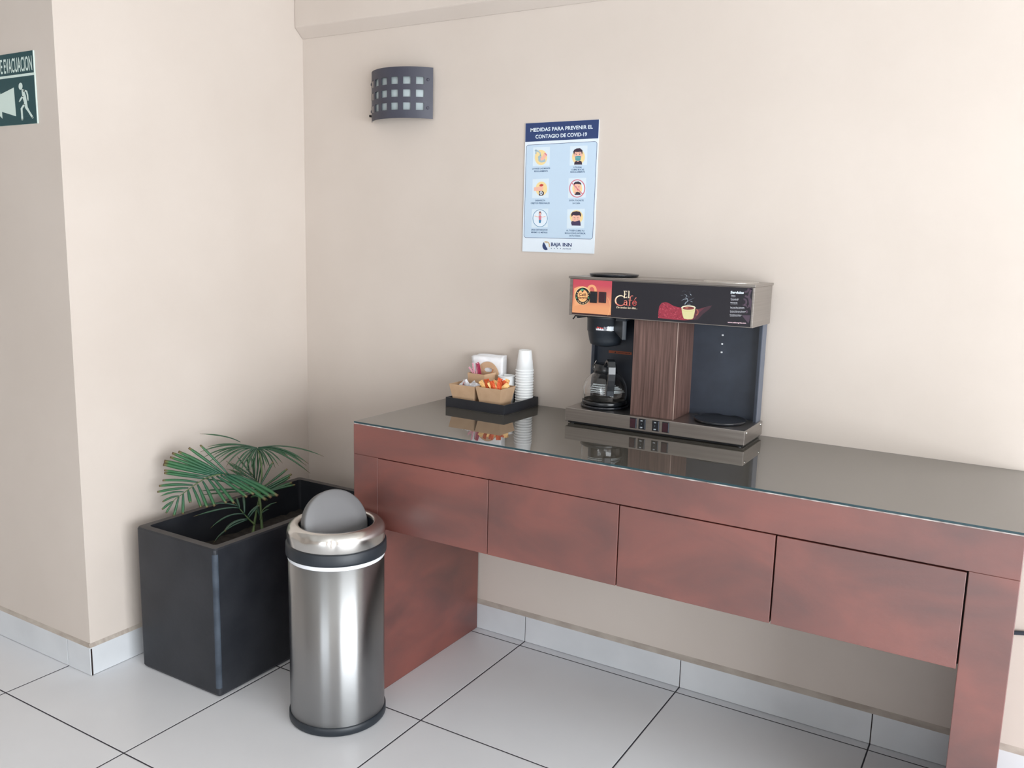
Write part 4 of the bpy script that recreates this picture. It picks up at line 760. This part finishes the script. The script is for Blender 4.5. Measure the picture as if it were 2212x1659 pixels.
def kraft_tray(name, x0, x1, y0, y1, z1, fl, label):
    cxk, cyk = (x0 + x1) / 2, (y0 + y1) / 2; o = thing(name, (cxk, cyk, FZ), label, 'tray', None)
    t_ = .0012; B = [(x0 + fl, y0 + fl), (x1 - fl, y0 + fl), (x1 - fl, y1 - fl), (x0 + fl, y1 - fl)]; T_ = [(x0, y0), (x1, y0), (x1, y1), (x0, y1)]
    sh = lambda q, k: [(cxk + (a - cxk) * (1 - 2 * k / (x1 - x0)), cyk + (b - cyk) * (1 - 2 * k / (y1 - y0))) for a, b in q]
    Bi, Ti = sh(B, t_), sh(T_, t_); f = MB(); n = 4
    z0 = FZ
    vs = [(a, b, z0) for a, b in B] + [(a, b, z1) for a, b in T_] + [(a, b, z1) for a, b in Ti] + [(a, b, z0 + t_) for a, b in Bi]
    f.add(vs, [(0, 3, 2, 1)], M['kraft'])
    for L in (0, 1): f.add(vs, [(L * 4 + i, L * 4 + (i + 1) % 4, L * 4 + 4 + (i + 1) % 4, L * 4 + 4 + i) for i in range(4)], M['kraft'])
    f.add(vs, [(8 + i, 8 + (i + 1) % 4, 12 + (i + 1) % 4, 12 + i) for i in range(4)] + [(12, 13, 14, 15)], M['kraft_in'])
    f.build('box', o); return o
kraft_tray('kraft_tray', .8600, .9660, -.2000, -.1020, .9705, .0140, 'left kraft card tray in the black box, holding white sugar packets')
kraft_tray('kraft_tray', .9700, 1.0720, -.2010, -.1040, .9725, .0140, 'right kraft card tray in the black box, full of orange sweetener packets')

def packet_mesh(name, w_, h_, m0, m1, seed, marks=0, crumple=.002):
    """a flat sachet with crimped ends: pillow body and a small printed patch"""
    rn = random.Random(seed); f = MB(); nx, ny = 6, 8; vs = []; off = [[rn.uniform(-1, 1) * crumple for _ in range(nx + 1)] for _ in range(ny + 1)]
    bend = rn.uniform(-.18, .18)
    for s_ in (1, -1):
        for j in range(ny + 1):
            for i in range(nx + 1):
                u, v = i / nx, j / ny; th = .0028 * math.sin(PI * u) * math.sin(PI * min(max((v - .1) / .8, 0), 1)) + .0003
                vs.append(((u - .5) * w_, off[j][i] + s_ * th + bend * w_ * (u - .5) ** 2 * 4, v * h_))
    q = (nx + 1) * (ny + 1); F1 = []; F2 = []
    for j in range(ny):
        for i in range(nx):
            a = j * (nx + 1) + i; fc = (a, a + 1, a + nx + 2, a + nx + 1)
            (F2 if (j in (3, 4, 5) and marks and 1 <= i <= 4) else F1).append(fc); F1.append(tuple(q + k for k in fc)[::-1])
    f.add(vs, F1, m0, False); f.add(vs, F2, m1, False)
    f.add(vs, [(i, q + i, q + i + 1, i + 1) for i in range(nx)] + [(ny * (nx + 1) + i, ny * (nx + 1) + i + 1, q + ny * (nx + 1) + i + 1, q + ny * (nx + 1) + i) for i in range(nx)] + [(j * (nx + 1), (j + 1) * (nx + 1), q + (j + 1) * (nx + 1), q + j * (nx + 1)) for j in range(ny)] + [(j * (nx + 1) + nx, q + j * (nx + 1) + nx, q + (j + 1) * (nx + 1) + nx, (j + 1) * (nx + 1) + nx) for j in range(ny)], m0)
    return f
SW, SR, SB = C('sugar_white', (232, 232, 238), .6), C('sugar_red', (200, 84, 70), .6), C('sugar_blue', (70, 44, 70), .6)
CRM, ORG, DOR = C('sachet_cream', (244, 196, 128), .55), C('sachet_orange', (214, 88, 40), .55), C('sachet_red', (176, 56, 34), .55)
# white sugar packets leaning in the left tray
SUG = [(.888, -.150, .946, -12, 12, 30, 'white sugar packet at the left end of the left kraft tray'), (.916, -.160, .950, 8, -8, -38, 'white sugar packet with its corner standing tallest in the left kraft tray'), (.930, -.172, .944, -18, 12, 20, 'white sugar packet leaning low near the middle of the left kraft tray'),
       (.940, -.140, .946, 14, -12, -42, 'white sugar packet with a dark mark, right side of the left kraft tray'), (.947, -.165, .942, 24, 8, 26, 'white sugar packet against the right edge of the left kraft tray')]
for i, (x, y, z, az, ti, ro, lab) in enumerate(SUG):
    f = packet_mesh('p', .036, .046, SW, SW, i, 0, .0022); rn = random.Random(i + 40)
    for k in range(5):
        u, v = rn.uniform(-.013, .013), rn.uniform(.018, .042); s_ = rn.uniform(.0013, .0030); mm = rn.choice((SR, SB))
        f.add([(u + s_ * math.cos(a), -.0062, v + s_ * math.sin(a)) for a in (0, 1.2, 2.5, 3.8, 5)], [(0, 1, 2, 3, 4)], mm)
    o = f.build('sugar_packet', None, (0, 0, 0), recalc=False); o.location = (x, y, z - .011); o.rotation_euler = (math.radians(ti), math.radians(ro), math.radians(az)); tag(o, lab, 'sugar packet', 'sugar packets in the left kraft tray')
# sweetener packets fanned out with their corners up: (x, y, colour, tilt sideways)
SWT = [(.989, -.177, 'c', -34), (.996, -.168, 'c', 28), (1.003, -.179, 'o', -8), (1.010, -.171, 'c', 36), (1.017, -.180, 'o', 16), (1.024, -.174, 'c', -30), (1.030, -.181, 'o', -14), (1.036, -.173, 'c', 24), (1.042, -.181, 'c', -38), (1.048, -.172, 'o', 12), (1.053, -.180, 'o', 4), (1.053, -.158, 'c', 48),
       (.993, -.152, 'o', -20), (1.003, -.143, 'c', 30), (1.013, -.152, 'o', -28), (1.023, -.143, 'o', 22), (1.032, -.152, 'c', -24), (1.040, -.143, 'o', 34), (1.047, -.138, 'o', -18), (1.046, -.124, 'c', 20)]
names_ = ['at the front left corner', 'just behind the front left corner', 'third from the left in the front row', 'fourth from the left at the front', 'left of the front middle', 'at the front middle', 'right of the front middle', 'sixth from the right at the front', 'near the front right', 'second from the front right corner', 'at the front right corner', 'tilted over at the right end',
          'at the back left', 'second in the back row', 'third in the back row', 'middle of the back row', 'right of the back row middle', 'third last in back row', 'second from the right in the back row', 'at the back right corner']
for i, (x, y, c_, ro) in enumerate(SWT):
    f = packet_mesh('p', .017, .040, CRM if c_ == 'c' else ORG, ORG if c_ == 'c' else DOR, 60 + i, 1, .0008); rn = random.Random(i)
    o = f.build('sweetener_packet', None, (0, 0, 0), recalc=False); o.location = (x - .018 * math.sin(math.radians(ro)), y, .9530 + rn.uniform(-.004, .006) - (0 if y < -.165 else -.003)); o.rotation_euler = (math.radians(rn.uniform(-8, 8)), math.radians(ro), math.radians(rn.uniform(-25, 35)))
    tag(o, ('cream and orange' if c_ == 'c' else 'deep orange') + ' sachet ' + names_[i] + ' of the right kraft tray', 'sweetener packet', 'sweetener packets in the right kraft tray')
# card holder with an arched handle
hd = thing('stirrer_holder', (.925, -.085, FZ), 'brown card holder with an arched handle behind the two kraft trays', 'holder')
BR = M['kraft']; f = MB(); z1 = .9985
def wall4(f, p, q, z0, z1, fl, n_, m):  # panel between two base points flaring outward
    a, b = Vector((*p, z0)), Vector((*q, z0)); nn = Vector((*n_, 0)); t_ = nn.normalized() * .0012
    c, d = Vector((*p, z1)) + nn * fl, Vector((*q, z1)) + nn * fl
    f.hexa([a, b, b - t_, a - t_], [c, d, d - t_, c - t_], m)
x0h, x1h, y0h, y1h = .884, .944, -.1000, -.0640
P_b = [(x0h, y0h), (x1h, y0h), (x1h + .010, y1h), (x0h - .004, y1h)]; P_t = [(x0h - .012, y0h - .004), (x1h, y0h - .006), (x1h + .022, y1h), (x0h - .018, y1h)]
vs = [(a, b, FZ) for a, b in P_b] + [(a, b, z1 + (.006 if i == 2 else 0)) for i, (a, b) in enumerate(P_t)]
ctr = (.92, -.08); inn = [(ctr[0] + (a - ctr[0]) * .965, ctr[1] + (b - ctr[1]) * .93, z) for a, b, z in vs]
f.add(vs + inn, [(0, 3, 2, 1)] + [(i, (i + 1) % 4, 4 + (i + 1) % 4, 4 + i) for i in range(4)] + [(4 + i, 4 + (i + 1) % 4, 12 + (i + 1) % 4, 12 + i) for i in range(4)] + [(8 + i, 12 + i, 12 + (i + 1) % 4, 8 + (i + 1) % 4) for i in range(4)], BR)
f.build('box', hd)
# arched back panel with an oval hand hole
f = MB(); cxa, cza = .9300, .9860; n_ = 40; ox, oz = .0465, .0530; hx, hz, hcz = .0170, .0085, 1.0095
ho = [(cxa + .002 + hx * math.cos(2 * PI * i / n_), hcz + hz * math.sin(2 * PI * i / n_)) for i in range(n_)]; oo = []
for i in range(n_):
    a = 2 * PI * i / n_
    x_, z_ = cxa + ox * math.cos(a), cza + oz * math.sin(a)
    if math.sin(a) < 0: x_ = cxa + ox * (1 if math.cos(a) >= 0 else -1) * min(1, abs(math.cos(a)) * 1.25); z_ = cza + (.065) * math.sin(a)
    oo.append((x_, z_))
ya, yb_ = -.0605, -.0590
vs = [(x, y, z) for y in (ya, yb_) for x, z in oo] + [(x, y, z) for y in (ya, yb_) for x, z in ho]
fs = []
for i in range(n_):
    j = (i + 1) % n_; fs += [(i, j, 2 * n_ + j, 2 * n_ + i), (n_ + i, 3 * n_ + i, 3 * n_ + j, n_ + j), (i, n_ + i, n_ + j, j), (2 * n_ + i, 2 * n_ + j, 3 * n_ + j, 3 * n_ + i)]
f.add(vs, fs, BR); f.build('arched_handle', hd)
# striped coffee stirrers
STI = [(.886, -.086, -42, 1.017), (.890, -.081, -34, 1.014), (.893, -.089, -12, 1.034), (.898, -.081, -5, 1.033), (.902, -.089, 2, 1.035), (.906, -.082, -6, 1.037), (.911, -.089, -8, 1.033), (.915, -.083, -13, 1.034)]   # x where it leaves the box, y, lean, top height
SP = [C('stirrer_pink', (190, 60, 95)), C('stirrer_white', (236, 205, 215)), C('stirrer_dark', (120, 30, 62))]
LB_ = ['pale striped coffee stirrer leaning furthest left in the card holder', 'second pale striped stirrer from the left in the card holder', 'white and pink stirrer third from the left in the card holder', 'dark pink stirrer left of the upright pair in the card holder', 'upright white and pink stirrer in the middle of the card holder', 'dark red stirrer beside the middle of the card holder', 'bright pink stirrer leaning slightly right in the card holder', 'pink stirrer at the right end of the striped bunch']
for i, (x, y, ang_, zt_) in enumerate(STI):
    ar = math.radians(ang_); z0_ = .962 if i < 2 else FZ + .003; L = (zt_ - z0_) / math.cos(ar)
    f = MB(); pale = i in (0, 1, 2, 4); a0, a1 = (SP[1], SP[0]) if pale else (SP[0], SP[2])
    f.box(-.0030, .0030, -.0008, .0008, 0, L, a0); f.box(-.0022, -.0010, -.0011, -.0007, .001, L - .001, a1); f.box(.0010, .0022, -.0011, -.0007, .001, L - .001, a1)
    o = f.build('coffee_stirrer', None, (0, 0, 0)); o.location = (x - math.tan(ar) * (.998 - z0_), y, z0_); o.rotation_euler = (0, ar, math.radians(6))
    tag(o, LB_[i], 'stirrer', 'striped stirrers in the card holder')
f = MB(); f.box(-.0022, .0022, -.0007, .0007, 0, .118, C('wooden', (176, 120, 84), .7)); o = f.build('wooden_stirrer', None, (0, 0, 0)); o.location = (.918, -.072, FZ + .006); o.rotation_euler = (0, math.radians(20), 0); tag(o, 'single brown wooden stirrer leaning right in front of the arched handle', 'stirrer')
# folded napkins standing on edge
NAPL = ['front folded white napkin of the upright stack, facing the trays', 'second folded napkin from the front of the upright stack', 'third folded napkin from the front of the upright stack', 'middle folded napkin of the upright stack', 'third folded napkin from the wall side of the upright stack', 'second folded napkin from the wall side of the upright stack', 'rearmost folded white napkin of the upright stack by the wall']
for i in range(7):
    f = MB(); nx, nz = 12, 10; vs = []; rn = random.Random(30 + i); w_ = .122 - .0012 * i; h_ = .158 + .001 * i
    for s_ in (0, 1):
        for j in range(nz + 1):
            for k in range(nx + 1):
                u, v = k / nx, j / nz
                bow = -.0050 * math.sin(PI * u * 1.3 + .3) * v * (1 - i / 8) + (-.0060 * max(0, v - .75) * 4 * (1 - u) * (1 - i / 7)) + (.0030 * math.exp(-((u - .52) / .10) ** 2) * v if i < 2 else 0)
                vs.append((-w_ / 2 + w_ * u - .004 * v * (1 - u) * (1 if i < 4 else .3), bow + s_ * .0034, h_ * v - .004 * (1 - u) * v + .0012 * math.sin(6 * u + i)*v))
    q = (nx + 1) * (nz + 1)
    g = lambda j, k: j * (nx + 1) + k
    fs = []
    for j in range(nz):
        for k in range(nx): a = g(j, k); fs += [(a, a + 1, a + nx + 2, a + nx + 1), (q + a, q + a + nx + 1, q + a + nx + 2, q + a + 1)]
    for k in range(nx): fs += [(g(0, k), q + g(0, k), q + g(0, k + 1), g(0, k + 1)), (g(nz, k), g(nz, k + 1), q + g(nz, k + 1), q + g(nz, k))]
    for j in range(nz): fs += [(g(j, 0), g(j + 1, 0), q + g(j + 1, 0), q + g(j, 0)), (g(j, nx), q + g(j, nx), q + g(j + 1, nx), g(j + 1, nx))]
    f.add(vs, fs, M['paper'], True); o = f.build('folded_napkin', None, (0, 0, 0)); o.location = (.9235 + .0004 * i, -.0525 + .0044 * i, FZ); o.rotation_euler = (0, 0, math.radians(-.5 + .25 * i)); tag(o, NAPL[i], 'napkin', 'folded napkins standing in the black tray')
# cups
def cup_root(name, label, cat='cup', group=None):
    c = thing(name, (0, 0, 0), label, cat, group); rb, rt, hh_ = .0218, .0302, .072   # built upside down: small closed end on top
    f = MB(); f.lathe([(rt - .0016, .0012), (rt, 0.0)], (0, 0, 0), M['foam'], 48)
    f.lathe([(rt - .0015, .003), (rt, .004), (rb + .0006, hh_ - .002), (rb - .0012, hh_), (rb - .0030, hh_ - .0003), (rb - .0036, hh_ - .0024), (0, hh_ - .0026)], (0, 0, 0), M['foam'], 48)
    f.lathe([(rt - .0018, .003), (rb - .0020, hh_ - .0040), (0, hh_ - .0040)], (0, 0, 0), M['foam'], 48)
    f.build('cup_wall', c)
    f = MB(); f.lathe([(rt - .0016, .0002), (rt + .0010, 0), (rt + .0018, .0008), (rt + .0018, .0034), (rt + .0008, .0042), (rt - .0016, .0040)], (0, 0, 0), M['foam'], 48); f.build('rim', c)
    return c
NC = 14; cx_, cy_ = 1.0745, -.0500
first = cup_root('foam_cup', 'white foam cup upside down at the very top of the tall stack', 'cup', 'foam cups in the tall upside-down stack')
ordw = ['second', 'third', 'fourth', 'fifth', 'sixth', 'seventh', 'eighth', 'ninth', 'tenth', 'eleventh', 'twelfth', 'thirteenth']
for k in range(NC):
    c = first if k == 0 else copy_tree(first)
    c.location = (cx_ + .0004 * math.sin(k * 2.1), cy_ + .0004 * math.cos(k * 1.7), FZ + .0006 + (NC - 1 - k) * .0093)
    if 0 < k < NC - 1: c['label'] = 'white foam cup, %s from the top of the tall upside-down stack' % ordw[k - 1]
    if k == NC - 1: c['label'] = 'white foam cup at the bottom of the tall stack, resting on the tray'
sc_ = thing('paper_cup', (1.0060, -.0560, FZ), 'wide white paper cup standing upright beside the tall cup stack', 'cup')
f = MB(); f.lathe([(0, .001), (.0262, .001), (.0266, .002), (.0292, .0960), (.0278, .0960), (.0252, .004), (0, .004)], (1.0060, -.0560, FZ), M['foam'], 64); f.build('cup_wall', sc_)
f = MB(); f.lathe([(.0278, .0950), (.0288, .0942), (.0308, .0950), (.0312, .0968), (.0300, .0984), (.0284, .0980), (.0278, .0950)], (1.0060, -.0560, FZ), M['foam'], 64); f.build('rim', sc_)

# ================================================================== CORD BEHIND THE TABLE
f = MB(); P_ = [Vector(p) for p in ((2.470, -.0085, .395), (2.540, -.0085, .428), (2.617, -.0085, .4465), (2.680, -.0085, .4560), (2.760, -.0085, .4620), (2.900, -.0085, .4600), (3.020, -.0085, .4700))]
pts = []
for i in range(len(P_) - 1):
    p0, p1, p2, p3 = P_[max(i - 1, 0)], P_[i], P_[i + 1], P_[min(i + 2, len(P_) - 1)]
    for k in range(6):
        u = k / 6; pts.append(.5 * ((2 * p1) + (p2 - p0) * u + (2 * p0 - 5 * p1 + 4 * p2 - p3) * u * u + (3 * p1 - p0 - 3 * p2 + p3) * u ** 3))
pts.append(P_[-1]); f.tube(pts, .0058, M['cord'], 12); o = f.build('power_cord', None, (2.617, -.0085, .4465)); tag(o, 'black power cord on the wall just right of the table leg', 'cord')
for o in bpy.data.objects:
    if '_org' in o: del o['_org']
